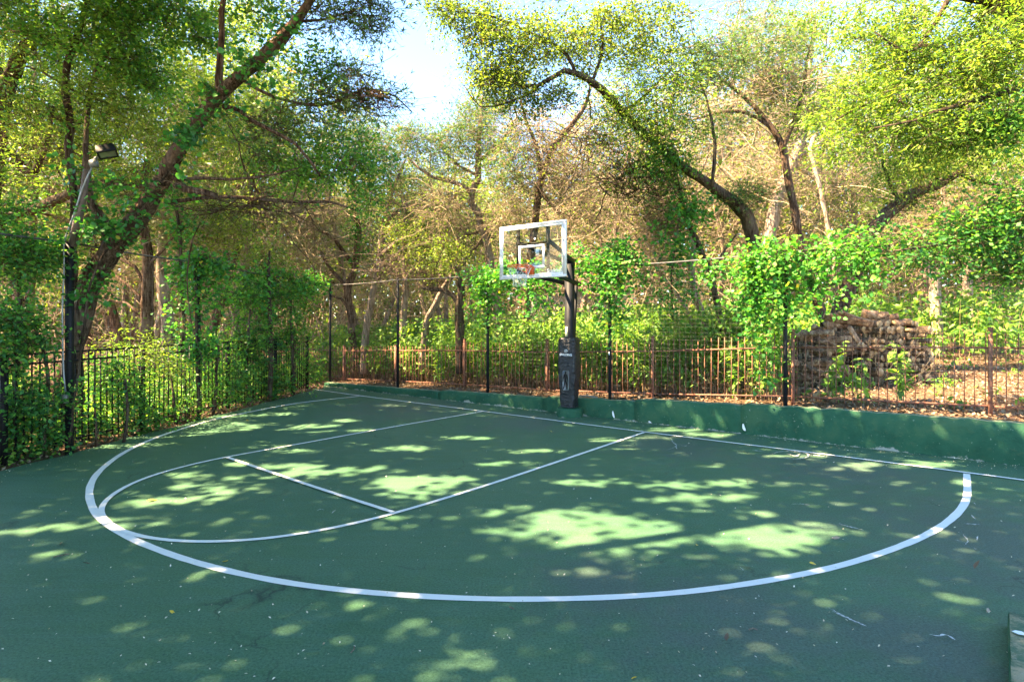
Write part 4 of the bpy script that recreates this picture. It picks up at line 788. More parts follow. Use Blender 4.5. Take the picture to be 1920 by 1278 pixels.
T('vined_sapling', 'thin dark sapling hung with vines above the rusty fence', 'tree', [
  ([(1362, 720, 12), (1360, 645, 11), (1348, 587, 11), (1337, 528, 10), (1320, 473, 10), (1303, 432, 9), (1289, 400, 8), (1275, 350, 6), (1262, 300, 4)], 12.4), ([(1338, 530, 5), (1352, 480, 4), (1380, 440, 3)], 12.4)],
  [(1285, 390, 40, 40, 12.2, .4, 22, 'ivy', .3), (1270, 450, 30, 60, 12.1, .4, 24, 'ivy', .3), (1300, 500, 40, 50, 12.2, .4, 16, 'ivy', .35), (1250, 330, 50, 40, 12.2, .5, 40, 'cedar', .2)], 'dark')
T('curved_sapling', 'pale curving sapling right of the hoop among the vines', 'tree', [
  ([(1330, 720, 13), (1322, 640, 12), (1313, 587, 12), (1302, 552, 12), (1296, 500, 11), (1300, 460, 9), (1290, 420, 7), (1270, 380, 5)], 13.2), ([(1300, 610, 9), (1285, 580, 8), (1262, 545, 7), (1240, 520, 5), (1190, 450, 4), (1148, 397, 3)], 13.4)],
  [(1240, 420, 60, 50, 13.4, .8, 80, 'dry', .3), (1200, 500, 50, 40, 13.5, .7, 50, 'dry', .3)], 'pale', twk='twig')
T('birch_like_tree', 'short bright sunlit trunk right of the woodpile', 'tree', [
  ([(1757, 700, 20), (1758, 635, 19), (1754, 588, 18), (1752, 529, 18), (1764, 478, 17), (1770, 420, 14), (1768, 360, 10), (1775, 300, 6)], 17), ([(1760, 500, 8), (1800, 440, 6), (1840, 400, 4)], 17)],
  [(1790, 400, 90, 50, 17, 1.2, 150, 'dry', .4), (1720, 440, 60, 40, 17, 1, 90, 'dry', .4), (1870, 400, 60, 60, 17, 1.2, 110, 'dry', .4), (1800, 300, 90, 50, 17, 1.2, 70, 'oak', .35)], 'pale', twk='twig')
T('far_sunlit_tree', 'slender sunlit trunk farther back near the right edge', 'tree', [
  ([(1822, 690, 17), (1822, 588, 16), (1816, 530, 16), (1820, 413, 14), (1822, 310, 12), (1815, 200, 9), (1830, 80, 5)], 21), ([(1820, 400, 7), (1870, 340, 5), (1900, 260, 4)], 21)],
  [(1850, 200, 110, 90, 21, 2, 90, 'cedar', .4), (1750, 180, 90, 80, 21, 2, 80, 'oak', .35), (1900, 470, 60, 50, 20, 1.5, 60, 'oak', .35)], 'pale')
T('overhanging_elm', 'bright green compound leaved tree hanging in from the upper right', 'tree', [
  ([(2080, 760, 52), (2060, 500, 46), (2010, 250, 40), (1960, 90, 36), (1900, 22, 34), (1853, 10, 28), (1780, -5, 22), (1700, -40, 16)], 8),
  ([(2020, 260, 24), (1960, 190, 16), (1920, 165, 13), (1867, 179, 10), (1800, 195, 8), (1750, 210, 6), (1715, 224, 4), (1640, 240, 3)], 8), ([(1900, 20, 26), (1905, 60, 20), (1915, 110, 10), (1880, 150, 6)], 8), ([(1780, -5, 10), (1740, 60, 7), (1700, 100, 5), (1640, 60, 3)], 8.3), ([(2050, 450, 26), (1990, 420, 16), (1930, 425, 10), (1860, 440, 7), (1780, 460, 5), (1680, 470, 3)], 8.2), ([(1750, 210, 5), (1650, 190, 4), (1560, 230, 3)], 8.6)],
  [(1850, 120, 90, 60, 8, .6, 93, 'bright', 0.13), (1720, 110, 100, 70, 8.6, .8, 102, 'bright', 0.03), (1620, 200, 90, 50, 8.8, .7, 68, 'bright', -0.02), (1760, 250, 110, 45, 8.3, .5, 93, 'bright', -0.12), (1890, 230, 60, 50, 8, .4, 34, 'dark', .5), (1640, 60, 90, 60, 9, .9, 68, 'bright', 0.03), (1590, 270, 60, 30, 8.8, .5, 25, 'bright', -0.02), (1870, 20, 60, 40, 8, .5, 34, 'bright', 0.08),
   (1860, 430, 90, 45, 8.2, .5, 70, 'dark', .25), (1730, 480, 80, 40, 8.4, .5, 24, 'dark', .3), (1890, 500, 50, 40, 8.2, .4, 34, 'dark', .3), (1650, 460, 50, 24, 8.6, .4, 8, 'dark', .35), (1900, 380, 40, 30, 8, .3, 20, 'dark', .4)], 'dark', wig=.1)

# ---------------------------------------------------------------- vines and shrubs near the court
def plant(name, label, cat, stems, clumps, group=None, bk='dark'): return tree(name, label, cat, stems, clumps, bk, group)
def LP(cl, o=.12):
    return [(c[0], c[1], c[2], c[3], max(c[4] * 0 + 8.04 / (.125 + (HX - c[0]) / K) + o, 7.6), c[5], *c[6:]) for c in cl]
plant('climbing_vine', 'dense dark vine mass filling the left edge in front of the black fence', 'vine', [([(30, 880, 10), (30, 700, 9), (40, 560, 7), (30, 440, 5)], 8.2), ([(80, 870, 8), (90, 700, 6), (60, 600, 5)], 8.4)],
  LP([(20, 480, 60, 50, 8, .4, 58, 'dark', .2), (90, 470, 50, 30, 8.2, .3, 27, 'dark', .25), (25, 620, 70, 70, 8, .4, 76, 'dark', .15), (40, 760, 70, 60, 8.1, .35, 76, 'dark', .2), (35, 840, 50, 30, 8, .3, 27, 'dark', .3), (85, 820, 30, 30, 8.4, .2, 13, 'dark', .2), (15, 400, 40, 30, 8.2, .4, 18, 'dark', .3), (20, 330, 40, 30, 8.6, .4, 10, 'bright', 0)]))
plant('climbing_vine', 'ivy wound around the big leaning cedar trunk', 'vine', [([(128, 846, 4), (150, 640, 4), (180, 500, 4), (290, 350, 4), (400, 190, 4), (520, 80, 3), (600, 10, 2)], 8.5)],
  [(200, 440, 40, 40, 8.5, .25, 20, 'ivy', 0, CV), (250, 400, 40, 36, 8.4, .25, 22, 'ivy', 0, CV), (300, 340, 36, 40, 8.2, .25, 20, 'ivy', 0, CV), (360, 250, 36, 34, 8, .25, 17, 'ivy', -.1, CV), (410, 190, 36, 34, 7.9, .25, 18, 'ivy', -.1, CV), (470, 130, 40, 36, 7.7, .25, 18, 'ivy', -.1, CV), (540, 80, 34, 34, 7.6, .2, 12, 'ivy', -.1, CV), (170, 540, 24, 50, 8.7, .2, 15, 'ivy', 0), (165, 330, 40, 60, 9, .25, 13, 'ivy', .1), (150, 440, 30, 16, 8.4, .2, 6, 'ivy', .1), (230, 350, 30, 30, 8.6, .2, 10, 'ivy', 0)])
plant('leafy_bush', 'low bright bush growing through the black fence by the leaning cedar', 'bush', [([(230, 840, 6), (240, 760, 5), (235, 710, 3)], 9.3), ([(180, 850, 5), (180, 790, 4), (175, 740, 2)], 9)],
  LP([(240, 730, 50, 40, 9.6, .4, 41, 'dark', .35), (250, 790, 60, 40, 9.6, .35, 37, 'dark', .25), (175, 800, 30, 40, 9.1, .3, 15, 'dark', .3), (250, 660, 50, 24, 10.4, .4, 18, 'bright', .1), (190, 700, 40, 30, 10.4, .4, 18, 'dark', .4)]))
plant('climbing_vine', 'ivy column climbing the left side net post', 'vine', [([(372, 780, 5), (371, 600, 5), (372, 490, 4), (400, 478, 3)], 11.4), ([(352, 790, 7), (345, 700, 7), (341, 560, 7), (336, 420, 6), (322, 350, 4)], 12)],
  [(372, 540, 18, 60, 11.4, .15, 42, 'ivy', .1), (374, 650, 14, 60, 11.4, .12, 28, 'ivy', .1), (375, 490, 30, 14, 11.4, .2, 21, 'ivy', 0), (340, 520, 20, 70, 12, .2, 42, 'ivy', .2), (338, 420, 22, 60, 12, .2, 28, 'ivy', .3), (344, 650, 18, 60, 12, .2, 32, 'ivy', .1), (320, 350, 40, 30, 12, .4, 21, 'ivy', .3), (400, 500, 30, 14, 11.8, .2, 14, 'ivy', .1)])
plant('leafy_bush', 'tangled shrub against the black fence by the ivied net post', 'bush', [([(400, 780, 6), (405, 700, 5), (410, 640, 3)], 12.3), ([(330, 800, 5), (325, 740, 4), (320, 700, 2)], 11)],
  LP([(410, 720, 50, 45, 12.3, .35, 45, 'dark', .3), (330, 760, 40, 36, 11, .3, 30, 'dark', .3), (440, 660, 40, 36, 12.6, .3, 26, 'dark', .4), (310, 690, 40, 30, 12, .5, 18, 'bright', 0), (390, 650, 30, 30, 12.2, .3, 15, 'dark', .35), (330, 780, 30, 14, 10.6, .2, 6, 'dry', .2)]))
plant('corner_shrub', 'tall vine covered shrub at the left corner of the court', 'shrub', [([(505, 745, 9), (505, 640, 8), (500, 540, 7), (505, 470, 4)], 14), ([(550, 740, 7), (548, 640, 6), (545, 560, 4)], 15.2), ([(465, 760, 7), (462, 660, 6), (470, 580, 3)], 13.4)],
  LP([(505, 490, 28, 40, 14, .4, 33, 'bright', -.1), (500, 560, 50, 45, 14, .5, 69, 'dark', .35), (470, 640, 45, 50, 13.5, .5, 66, 'dark', .3), (530, 640, 50, 50, 14.6, .5, 69, 'dark', .35), (500, 710, 60, 35, 14, .4, 53, 'dark', .3), (560, 560, 40, 40, 15.2, .5, 36, 'dark', .45), (450, 550, 40, 40, 13.8, .5, 33, 'dark', .45), (570, 690, 24, 36, 15.6, .3, 24, 'dark', .4), (440, 720, 40, 30, 13, .3, 24, 'dark', .3), (590, 530, 30, 14, 16.3, .3, 9, 'ivy', .2)]))
def rail_vine(label, P, dens, hang, n, seed, strands, rb, rise=.12, up=()):
    """P rail points; dens/hang: (t, value) profiles along it; strands: (t, length)"""
    P = np.asarray(P, float); s = np.r_[0, np.cumsum(np.linalg.norm(np.diff(P, axis=0), axis=1))]; s /= s[-1]
    at_t = lambda t: np.stack([np.interp(t, s, P[:, k]) for k in range(3)], -1)
    td = rng.random(n * 4); pr = np.interp(td, *zip(*dens)) * (.45 + .55 * np.sin(td * 37 + seed) * np.sin(td * 61 + seed * 2) + .3 * np.sin(td * 17)); td = td[rng.random(len(td)) < pr / max(.01, pr.max())][:n]
    hg = np.interp(td, *zip(*hang)) * (.55 + .45 * np.sin(td * 43 + seed * 3)) ; q = at_t(td); q[:, 2] += rise * rng.random(len(td)) - np.abs(hg) * rng.random(len(td)) ** 1.5; q += NB * (rng.normal(size=len(td)) * .13)[:, None] + EB * (rng.normal(size=len(td)) * .05)[:, None]
    L = [spline(np.c_[at_t(np.linspace(0, 1, 12)) + rng.normal(size=(12, 3)) * .02, np.full(12, .008)], .15)]; A = [q]
    for t, ln in strands:
        b = at_t(np.array([t]))[0]; m = 7; z = np.linspace(0, 1, m)[:, None]; w_ = np.cumsum(rng.normal(size=(m, 3)) * .045, 0); w_[:, 2] = 0
        st = b - UP * ln * z + w_ + NB * .08; L.append(spline(np.c_[st, np.full(m, .005)], .12)); k = int(abs(ln) * 17) + 3; tt = rng.random(k); A.append(np.stack([np.interp(tt, z[:, 0], st[:, c]) for c in range(3)], -1) + rng.normal(size=(k, 3)) * .05)
    return tree('climbing_vine', label, 'vine', L, [(np.vstack(A), 'ivy', rb)], 'dark')
RZ_ = 3.1
def rp(px, z=RZ_): return wl(px, PC) + UP * z
rail_vine('vine curtain hanging on the top rail left of the backboard', [rp(880), rp(914), rp(960), rp(1010), rp(1050)], [(0, .5), (.25, 1), (.6, .9), (1, .5)], [(0, .5), (.25, 1.1), (.5, .45), (.8, .8), (1, .7)], 120, 1.0, [(.15, .9), (.22, 1.3), (.3, .8), (.5, .5), (.62, .7), (.85, .95), (.93, .7)], .3)
rail_vine('vine clump topping the net post right of the hoop', [rp(1070), rp(1110), rp(1143), rp(1172, 3.3), rp(1196, 3.15)], [(0, .9), (.4, 1.0), (.75, .9), (1, .5)], [(0, .25), (.4, .4), (.6, .8), (.8, .35), (1, .2)], 90, 2.2, [(.5, .9), (.57, 1.35), (.63, 1.1), (.8, .9), (.78, -.3), (.72, -.25), (.9, .6)], .25, .3)
rail_vine('broad sunlit vine draped over the top rail before the woodpile', [rp(1290), rp(1360), rp(1420, 3.15), rp(1472, 3.17), rp(1540, 3.18), rp(1600, 3.18), rp(1660, 3.18)], [(0, .15), (.2, .35), (.35, .9), (.55, 1), (.8, .9), (1, .3)], [(0, .2), (.3, .6), (.45, 1.0), (.6, .75), (.8, .75), (1, .3)], 105, 3.7, [(.3, .8), (.36, 1.1), (.4, 1.5), (.44, 1.2), (.5, 2.4), (.52, 1.3), (.56, 1.0), (.66, 1.1), (.75, .9), (.85, .8), (.9, .5), (.12, .35)], .5, .12)
rail_vine('sparse vine trailing along the left side top rail', [A1 + UP * 3.18, A1 * .7 + np_pts[619] * .3 + UP * 3.15, A1 * .3 + np_pts[619] * .7 + UP * 3.1, np_pts[619] + UP * 3.08], [(0, .7), (.3, .8), (.7, 1), (1, .4)], [(0, .6), (.4, .5), (.8, .6), (1, .1)], 80, 5.1, [(.1, .8), (.3, .9), (.45, 1.0), (.6, .9), (.75, .7)], .3)
plant('climbing_vine', 'vine strands trailing down right of the curved sapling', 'vine', [([(1262, 600, 3), (1260, 520, 3), (1268, 440, 3), (1280, 380, 2)], 12)],
  [(1262, 480, 20, 40, 12, .2, 20, 'ivy', .3), (1250, 560, 22, 40, 12, .2, 20, 'ivy', .35), (1290, 540, 24, 30, 12, .2, 14, 'ivy', .3), (1300, 395, 36, 24, 12, .3, 30, 'ivy', .3)])

# broad leaved plants standing behind the rusty fence
PL = [(1240, 720, 12.8, 1.05, 'broad leafed weed behind the fence right of the second post'), (1285, 735, 12.3, .9, 'large pale leafed weed at the foot of the fence near the dark plastic'), (1345, 700, 12.2, 1.2, 'tall drooping weed between hoop and woodpile'), (1390, 745, 11.4, .8, 'low broad leafed weed close to the fence left of the woodpile post'), (1435, 700, 11.6, 1.1, 'upright weed just left of the woodpile net post'), (1565, 720, 10.6, 1.05, 'leafy weed growing before the left half of the woodpile'), (1620, 700, 10.3, .75, 'small three leaved sprout on the fence before the woodpile'), (1690, 660, 10.2, 1.15, 'bright sprig with large leaves before the right half of the woodpile'), (1190, 700, 13.3, 1.1, 'bushy weed behind the fence right of the hoop'), (1130, 700, 13.6, 1.1, 'bushy weed right behind the pole pad'), (990, 700, 14.8, 1.1, 'bushy weed left of the pole pad'), (820, 700, 16, 1.1, 'large leafed weed left of the vine curtain')]
for px, py, d, h, lab in PL:
    x = (px - HX) / K * d; z0 = float(gz(x, d)); root = thing('broad_leaf_weed', (x, d, z0), lab, 'weed', 'broad leaved weeds behind the rusty fence')
    st = Acc(); C = []; 
    for s in range(3 if h > .8 else 2):
        b = np.array([x + rng.normal() * .1, d + rng.normal() * .1, z0]); hh = h * (.75 + .35 * rng.random()); tp = b + np.array([rng.normal() * .12, rng.normal() * .1, hh]); q = spline(np.array([[*b, 0], [*((b + tp) / 2 + rng.normal(size=3) * .03), 0], [*tp, 0]]), .12)[:, :3]
        st.tube(q, np.linspace(.009, .004, len(q)), 5)
        for t in np.linspace(.3, 1, int(9 * h) + 2):
            c = q[min(len(q) - 1, int(t * (len(q) - 1)))]; C += [c, c]
    st.build('stem', plain('green_stem', (.16, .2, .08), .7) if 'green_stem' not in MATS else MATS['green_stem'], root)
    V, F, R = leaves(np.array(C), .17, 'broad', .35, None, .1, 1.); a = Acc().add(V, F, R); a.build('foliage', LEAF['weed'], root, rnd=True)

# ---------------------------------------------------------------- masses nobody could count
def weedfield(name, reg, N, hr, nl, size, mat, label, low=.25, tpl='broad', sm=None, dens=None):
    X = reg(N); Z = gz(X[:, 0], X[:, 1]); h = hr[0] + (hr[1] - hr[0]) * rng.random(len(X)); tl = rng.normal(size=(len(X), 3)) * .13; tl[:, 2] = 0
    t = np.array([0, .5, 1.]); B = np.c_[X, Z]; P = B[:, None] + UP * (h[:, None] * t)[..., None] + tl[:, None] * (t ** 2)[None, :, None] * h[:, None, None]
    V, F = batch_tubes(P, np.full((len(X), 3), .006) * np.array([1, .8, .4]), 3); a = Acc().add(V, F, np.full(len(V), .3 + .4 * rng.random()), m=0)
    f = low + (1 - low) * rng.random((len(X), nl)) ** .75; C = B[:, None] + UP * (h[:, None] * f)[..., None] + tl[:, None] * (f ** 2)[..., None] * h[:, None, None]
    C = (C + rng.normal(size=C.shape) * np.array([.09, .09, .03])).reshape(-1, 3); V, F, R = leaves(C, size, tpl, .3, None, 0, .8); a.add(V, F, np.clip(R * .8 + np.repeat(np.repeat(rng.random(len(X)) * .2, nl), len(TPL[tpl][0])), 0, 1), m=1)
    return tag(a.build(name, [LEAF['dry'] if sm is None else sm, mat], rnd=True), label, 'undergrowth', kind='stuff')
def reg_wall(N, c0, c1, p0, p1):
    c = c0 + (c1 - c0) * rng.random(N) ** 1.2; px = p0 + (p1 - p0) * rng.random(N); k = (px - HX) / K; d = c / (1 + WS * k); return np.c_[k * d, d]
weedfield('undergrowth', lambda N: reg_wall(N, 14.5, 19, 600, 1470), 1350, (.9, 2.0), 36, .115, LEAF['weed'], 'thick bright green undergrowth behind the rusty fence', .2)
weedfield('undergrowth', lambda N: (lambda X: X[~((X[:, 0] * K / X[:, 1] + HX > 1680) & (X[:, 1] + WS * X[:, 0] < 25))])(reg_wall(N, 19, 34, 560, 1950)), 1300, (.8, 2.1), 30, .17, LEAF['weed'], 'sunlit undergrowth farther back in the wood', .2)
weedfield('dry_stalks', lambda N: reg_wall(N, 14.7, 18, 610, 1480), 900, (.3, .75), 6, .08, LEAF['dry'], 'brown dead stalks at the foot of the rusty fence', .0)
weedfield('undergrowth', lambda N: np.c_[leftx((y := 6 + 13 * rng.random(N))) - .5 - 5 * rng.random(N) ** 1.3, y], 380, (.3, 1.1), 24, .11, LEAF['weed'], 'leafy undergrowth outside the black iron fence', .1)
weedfield('ground_weeds', lambda N: reg_wall(N, 15, 26, 1480, 2100), 60, (.1, .45), 14, .1, LEAF['weed'], 'scattered low weeds on the leaf strewn forest floor at right', .1)
N = 26000; X = reg_wall(N, 13.5, 27, 590, 2150); C = np.c_[X, gz(X[:, 0], X[:, 1]) + .012 + .02 * rng.random(N)]; V, F, R = leaves(C, .07, 'oak', 0, None, 0, 2.5); a = Acc().add(V, F, R)
y = 4 + 14 * rng.random(5000); C = np.c_[leftx(y) - .1 - 3 * rng.random(5000) ** 2, y, np.full(5000, -.01) + .03 * rng.random(5000)]; V, F, R = leaves(C, .06, 'oak', 0, None, 0, 2.5); a.add(V, F, R)
tag(a.build('leaf_litter', LEAF['litter'], rnd=True), 'brown fallen leaves carpeting the forest floor', 'leaf litter', kind='stuff')
# small chips, seeds and leaf bits scattered on the court
N = 1000; pyv = 735 + 543 * rng.random(N) ** 2.6; pxv = 1920 * rng.random(N); P = np.array([gd(a_, b_) for a_, b_ in zip(pxv, pyv)])
edgy = np.concatenate([np.array([wl(px, 12.9 - .5 * rng.random() ** 2) for px in 610 + 1300 * rng.random(500)]), np.array([[leftx(y_) + .1 + .7 * rng.random() ** 2, y_, 0] for y_ in 6 + 11 * rng.random(450)])])
P = np.vstack([P, edgy]); ok = (P[:, 0] > leftx(P[:, 1]) + .06) & (P[:, 1] + WS * P[:, 0] < 12.93); P = P[ok]; P[:, 2] = .012
V, F, R = leaves(P, .017, 'oak', 0, None, 0, 3); a = Acc().add(V, F, R)
tag(a.build('court_litter', LEAF['chips'], rnd=True), 'tiny pale leaf bits and chips scattered over the court', 'litter', kind='stuff')
def fallen(px, py, s, mat, lab):
    V, F, R = leaves(np.array([gd(px, py) + UP * .015]), s / .8, 'broad', 0, None, 0, 1.5); a = Acc().add(V, F, R); tag(a.build('fallen_leaf', mat, rnd=True), lab, 'leaf', 'larger fallen leaves on the court')
for px, py, s, lab in ((422, 1054, .075, 'yellow fallen leaf just inside the arc at lower left'), (275, 941, .08, 'yellow leaf on a sun patch inside the left curve of the key'), (461, 788, .11, 'curled orange leaf at the far left near the arc'), (1035, 811, .07, 'yellow leaf on the court left of the lane end near the hoop'), (192, 874, .08, 'brown leaf lying on the arc at far left'), (1195, 1273, .05, 'orange leaf at the bottom edge of the court'), (318, 1147, .045, 'small tan leaf low on the left of the court'), (1517, 1057, .05, 'orange leaf by the arc on the right'), (1306, 1025, .04, 'small orange leaf inside the arc right of centre')): fallen(px, py, s * .8, M_YEL, lab)
for px, py, s, lab in ((1576, 1010, .05, 'tan leaf inside the right of the arc'), (1827, 1069, .05, 'pale leaf outside the right end of the arc'), (110, 1024, .045, 'curled tan leaf left of the arc'), (170, 1060, .05, 'brown curled leaf on a sun patch at the lower left'), (1853, 1143, .05, 'pale chip near the kerb at lower right'), (1404, 912, .05, 'brown leaf inside the arc near the baseline'), (1362, 1205, .04, 'small pale leaf at the lower right')): fallen(px, py, s, LEAF['litter'], lab)
for pts, lab in (([(658, 1226), (664, 1220), (664, 1214)], 'small curved stick low in the middle of the court'), ([(955, 1140), (964, 1144)], 'tiny dark stick just below the bottom of the arc'), ([(1404, 1183), (1412, 1180), (1420, 1183)], 'dark twig at the lower right of the court'), ([(100, 1046), (116, 1043), (130, 1040)], 'thin twig left of the arc')):
    P = np.array([gd(*p) + UP * .012 for p in pts]); tag(Acc().tube(P, .004, 5).build('fallen_twig', BARK['grey']), lab, 'twig', 'fallen twigs on the court')

# ---------------------------------------------------------------- background wood
def copy_tree(root, loc, rz, s, label, group):
    r = root.copy(); COL.objects.link(r); r.location = [float(v) for v in loc]; r.rotation_euler = (0, 0, rz); r.scale = (s, s, s); r['label'] = label; r['group'] = group
    for ch in [c for c in ALLCH[root.name]]:
        c = ch.copy(); COL.objects.link(c); c.parent = r
    return r
def generic(name, label, kind, H, R, n, sp, bk, twk=None, base=.25, nt_stems=1, rb=.3):
    """a free standing tree at the origin of its own space, built far to the side of nothing: returned unplaced"""
    L = []
    for s in range(nt_stems):
        an = rng.random() * 6; x = 0; y = 0; pts = []
        for i, f in enumerate(np.linspace(0, .9, 6)):
            pts.append([x, y, H * f, .085 * (1 - f) * (H / 8) + .012]); x += rng.normal() * .25 + math.cos(an) * .25 * (nt_stems > 1); y += rng.normal() * .25 + math.sin(an) * .25 * (nt_stems > 1)
        L.append(spline(np.array(pts), .3))
    for _ in range(5):
        m = L[0][int(len(L[0]) * (.3 + .5 * rng.random()))]; an = rng.random() * 6.28; e = m[:3] + np.array([math.cos(an), math.sin(an), .5]) * R * .7; L.append(spline(np.array([m, [*((m[:3] + e) / 2 + rng.normal(size=3) * .3), m[3] * .5], [*e, .02]]) * np.array([1, 1, 1, .8]), .3))
    v = rng.normal(size=(n, 3)); v /= np.linalg.norm(v, axis=1)[:, None]; v *= rng.random(n)[:, None] ** (1 / 2.2); v *= 1 + .25 * np.sin(v[:, :1] * 7 + v[:, 2:3] * 5)
    A = v * np.array([R, R, H * (1 - base) / 2]) + np.array([L[0][-1][0] * .5, L[0][-1][1] * .5, H * (base + (1 - base) / 2)])
    root = thing(name, (0, 0, 0), label, 'tree'); tk = Acc()
    for a in L: tk.tube(a[:, :3], a[:, 3], 8, .07)
    tk.build('trunk', BARK[bk], root, smooth=True); br = Acc()
    (V, F, Rr), (tv, tf) = foliage(A, sp, size=SP[sp][2] * 1.5, rb=rb, nl=max(6, int(SP[sp][3] * .6)), sprd=.12); br.add(tv, tf)
    if sp == 'dry': br.add(*tangle(A, 260, 2.2))
    elif sp in ('oak', 'cedar'): br.add(*tangle(A * np.array([1, 1, .8]), 70, 1.6))
    for q, r in grow(L, A, .5, .1): br.tube(q, r * 1.2, 3, cap=False)
    br.build('branches', BARK[twk or bk], root); Acc().add(V, F, Rr).build('crown', LEAF[SP[sp][1]], root, rnd=True); return root
protoT = [generic('wild_oak', 'wild oak', 'oak', 9, 2.8, 330, 'oak', 'grey'), generic('wild_juniper', 'juniper', 'cedar', 8, 2.0, 320, 'cedar', 'red', 'twig'), generic('dead_juniper', 'dry juniper', 'dry', 7.5, 2.4, 300, 'dry', 'grey', 'twig', .12, 2, .4), generic('wild_elm', 'elm', 'bright', 8.5, 2.6, 300, 'bright', 'grey', None, .2, 2, .1)]
ALLCH = {p.name: [o for o in bpy.data.objects if o.parent == p] for p in protoT}
KN = ['broad wild oak', 'dark green juniper', 'dry brown twiggy juniper', 'bright leaved elm']
def skycap(px):                                       # highest picture row a tree may reach there
    return float(np.interp(px, [-400, 560, 640, 720, 780, 850, 900, 960, 1040, 1700], [-250, -60, 130, 175, 235, 225, 160, 60, -60, -250]))
BG = []
for ringd, n, p0, p1 in ((18.5, 5, -150, 560), (22, 10, -100, 2050), (27, 12, -150, 2080), (34, 13, -200, 2150)):
    for i in range(n):
        px = p0 + (p1 - p0) * (i + .5 + rng.uniform(-.3, .3)) / n; d = ringd * rng.uniform(.92, 1.1); x = (px - HX) / K * d
        if d + WS * x < 17.5 and x > leftx(d) - 1.2: continue
        BG.append((px, d, x))
BG += [(1990, 13.5, 13.2), (2090, 10.5, 11.8)]
firstused = set(); seq = {}
for i, (px, d, x) in enumerate(BG):
    k = int(rng.choice(4, p=[.36, .24, .16, .24])); 
    if px > 950 and px < 1450: k = int(rng.choice([2, 0, 3, 1]))
    if d < 15: k = 0
    Hh = (9, 8, 7.5, 8.5)[k]; z0 = float(gz(x, d)); cap = (CZ + (HY - (skycap(px) + 25)) / K * d) - z0; half = 2.6 / d * K
    cap = min(cap, (CZ + (HY - max(skycap(px - half * .6), skycap(px + half * .6)) - 10) / K * d) - z0)
    s = min((1.35 if 480 < px < 980 else 1.75) * rng.uniform(.8, 1.1), cap / Hh / 1.03); s = max(s, .35)
    near = 'nearer' if d < 19 else 'middle' if d < 24 else 'farther' if d < 30 else 'farthest'
    hz = ['left edge', 'left quarter', 'left of the corner', 'behind the far corner', 'left of the hoop', 'right of the hoop', 'between hoop and woodpile', 'above the woodpile', 'right of the woodpile', 'right edge'][int(np.clip((px + 0) / 192, 0, 9))]
    lab = f'{KN[k]} in {near} row of wood, {hz}'; seq[lab] = seq.get(lab, 0) + 1
    if seq[lab] > 1: lab += ', ' + {2: 'beside its twin', 3: 'third one'}.get(seq[lab], 'another one')
    if k in firstused: copy_tree(protoT[k], (x, d, z0), rng.random() * 6.28, s, lab, 'trees of the background wood')
    else:
        firstused.add(k); r = protoT[k]; r.location = (x, d, z0); r.rotation_euler = (0, 0, rng.random() * 6.28); r.scale = (s, s, s); r['label'] = lab; r['group'] = 'trees of the background wood'
# far wood that reads as one mass
N = 170000; px = -700 + 3300 * rng.random(N); d = 38 + 14 * rng.random(N); capz = np.array([CZ + (HY - skycap(p) - 30 - 30 * math.sin(p * .05)) / K * q for p, q in zip(px, d)]); capz = np.minimum(capz, 12); Z = 0.3 + (capz - .3) * rng.random(N) ** 1.35
C = np.c_[(px - HX) / K * d, d, Z]; V, F, R = leaves(C, .5, 'oak', 0, None, .1, .3); a = Acc().add(V, F, R, m=0)
P = []; 
for _ in range(1500):
    p = -500 + 2900 * rng.random(); q = 34 + 10 * rng.random(); x = (p - HX) / K * q; b = np.array([x, q, .3]); tp = b + np.array([rng.normal() * 1.2, rng.normal(), 3 + 4 * rng.random()]); P.append([b, (b + tp) / 2 + rng.normal(size=3) * .3, tp])
V, F = batch_tubes(np.array(P), np.full((len(P), 3), .045) * np.array([1, .6, .25]), 4); a.add(V, F, m=1)
tag(a.build('distant_woods', [LEAF['oak'], BARK['grey']], rnd=True), 'distant wood closing the view behind all the trees', 'wood', kind='stuff')

N = 4200; px = -150 + 2300 * rng.random(N); d = 19 + 14 * rng.random(N) ** .8; x = (px - HX) / K * d; ok = ~((d + WS * x < 18) & (x > leftx(d) - 1)) & ~((px > 1480) & (d < 22)); px, d, x = px[ok], d[ok], x[ok]
cz = CZ + (HY - np.array([skycap(q) for q in px]) - 40) / K * d; z0 = gz(x, d) + np.minimum(cz * .8, 7) * rng.random(len(px)) ** 1.3
n = 10; D = rng.normal(size=(len(px), 3)); D[:, 2] = np.abs(D[:, 2]) * .8 + .1; D /= np.linalg.norm(D, axis=1)[:, None]; L_ = 1.2 + 2.2 * rng.random(len(px))
st = D[:, None] * (L_ / n)[:, None, None] + np.cumsum(rng.normal(size=(len(px), n, 3)) * .045, 1); P = np.stack([x, d, z0], -1)[:, None] + np.cumsum(st, 1)
V, F = batch_tubes(P, ((.008 + .022 * rng.random(len(px)) ** 2)[:, None] * np.linspace(1, .3, n)[None]), 4)
tag(Acc().add(V, F).build('branch_thicket', BARK['twig']), 'tangle of thin bare tan branches filling the wood behind the fences', 'thicket', kind='stuff')

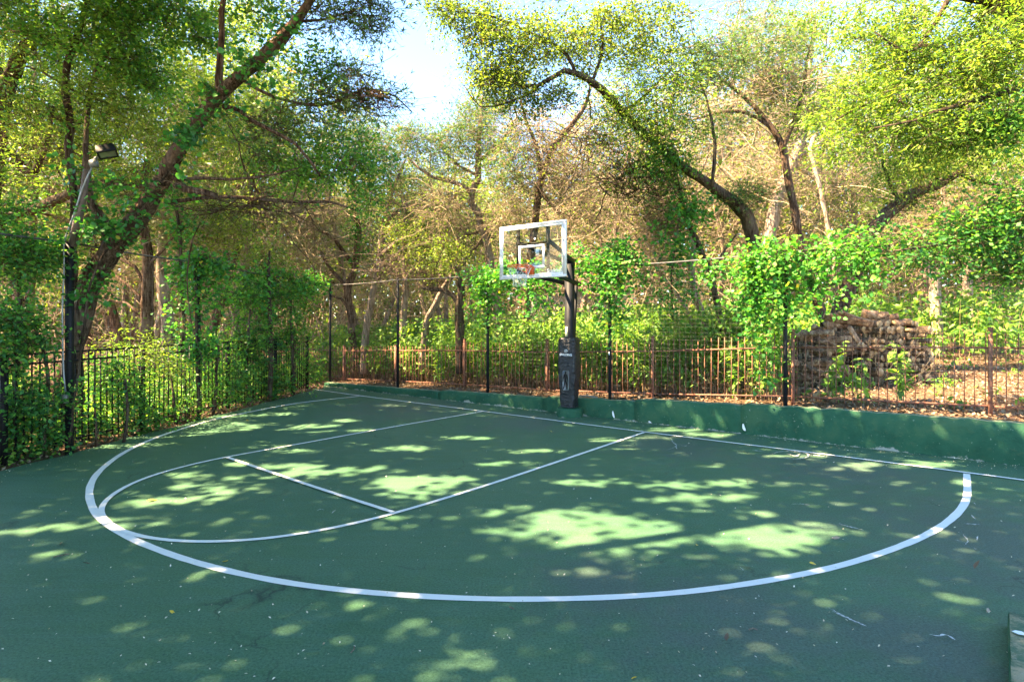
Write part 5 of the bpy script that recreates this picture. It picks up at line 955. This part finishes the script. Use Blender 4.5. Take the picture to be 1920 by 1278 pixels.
# ---------------------------------------------------------------- trees outside the picture whose canopy shades the court
def shade_tree(name, label, base, top, cells):
    L = [spline(np.array([[*base, 0, .22], [(base[0] + top[0]) / 2 - .4, (base[1] + top[1]) / 2, top[2] * .5, .17], [*top, .12]]), .3)]
    for c in cells[:: max(1, len(cells) // 9)]: L.append(spline(np.array([[*top, .11], [*((np.array(top) + c) / 2 + np.array([0, 0, .5])), .07], [*c, .02]]), .3))
    root = thing(name, (*base, 0), label, 'tree'); tk = Acc()
    for a in L: tk.tube(a[:, :3], a[:, 3], 8, .06)
    tk.build('trunk', BARK['dark'], root, smooth=True)
    br = Acc(); 
    for q, r in grow(L, cells, .6, .05): br.tube(q, r, 3, cap=False)
    br.build('branches', BARK['dark'], root)
    n = 54; C = np.repeat(cells, n, 0) + rng.normal(size=(len(cells) * n, 3)) * np.array([.34, .34, .3]); 
    C = C[carve(C)]; C = C[C[:, 2] > CZ + .5634 * np.maximum(C[:, 1], 0) * 1.03 + .35]
    V, F, R = leaves(C, .17, 'oak', 0, None, .1, 1.2, face=S); Acc().add(V, F, R).build('crown', LEAF['oak'], root, rnd=True)
G = []
for gx in np.arange(-7.5, 8.5, .52):
    for gy in np.arange(-5, 18.0, .52):
        if gy + WS * gx > 13.6 or gx < leftx(gy) - .8 or (gy > 8 and gx < leftx(gy) + 1.2): continue
        q = np.array([gx, gy, 0]) + rng.normal(size=3) * .16; q[2] = 0
        for hz_ in (8.0, 9.6, 11.2):
            t = (hz_ + rng.normal() * .4) / S[2]
            for _ in range(8):
                p = q + S * t
                if p[2] > CZ + .5634 * max(p[1], 0) * 1.05 + .6: break
                t += .5
            G.append(p)
G = np.array(G); bases = [(-9.5, 2.0), (-11.5, 7.5), (-4.0, -4.5), (3.5, -3.2)]
tops = [(-8, 2.5, 5.5), (-11, 8.5, 7.6), (-3.5, -3, 5.2), (4, -2, 5.)]
own = np.argmin([((G[:, :2] - np.array(t[:2])) ** 2).sum(1) for t in tops], 0)
SL = ['shade oak overhanging the court from outside the left fence', 'tall shade oak behind the mossy old oak', 'shade oak standing behind the photographer on the left', 'shade oak standing behind the photographer on the right']
for i in range(4): shade_tree('shade_oak', SL[i], bases[i], tops[i], G[own == i])
print('faces', sum(len(m.polygons) for m in bpy.data.meshes), 'objects', len(bpy.data.objects))
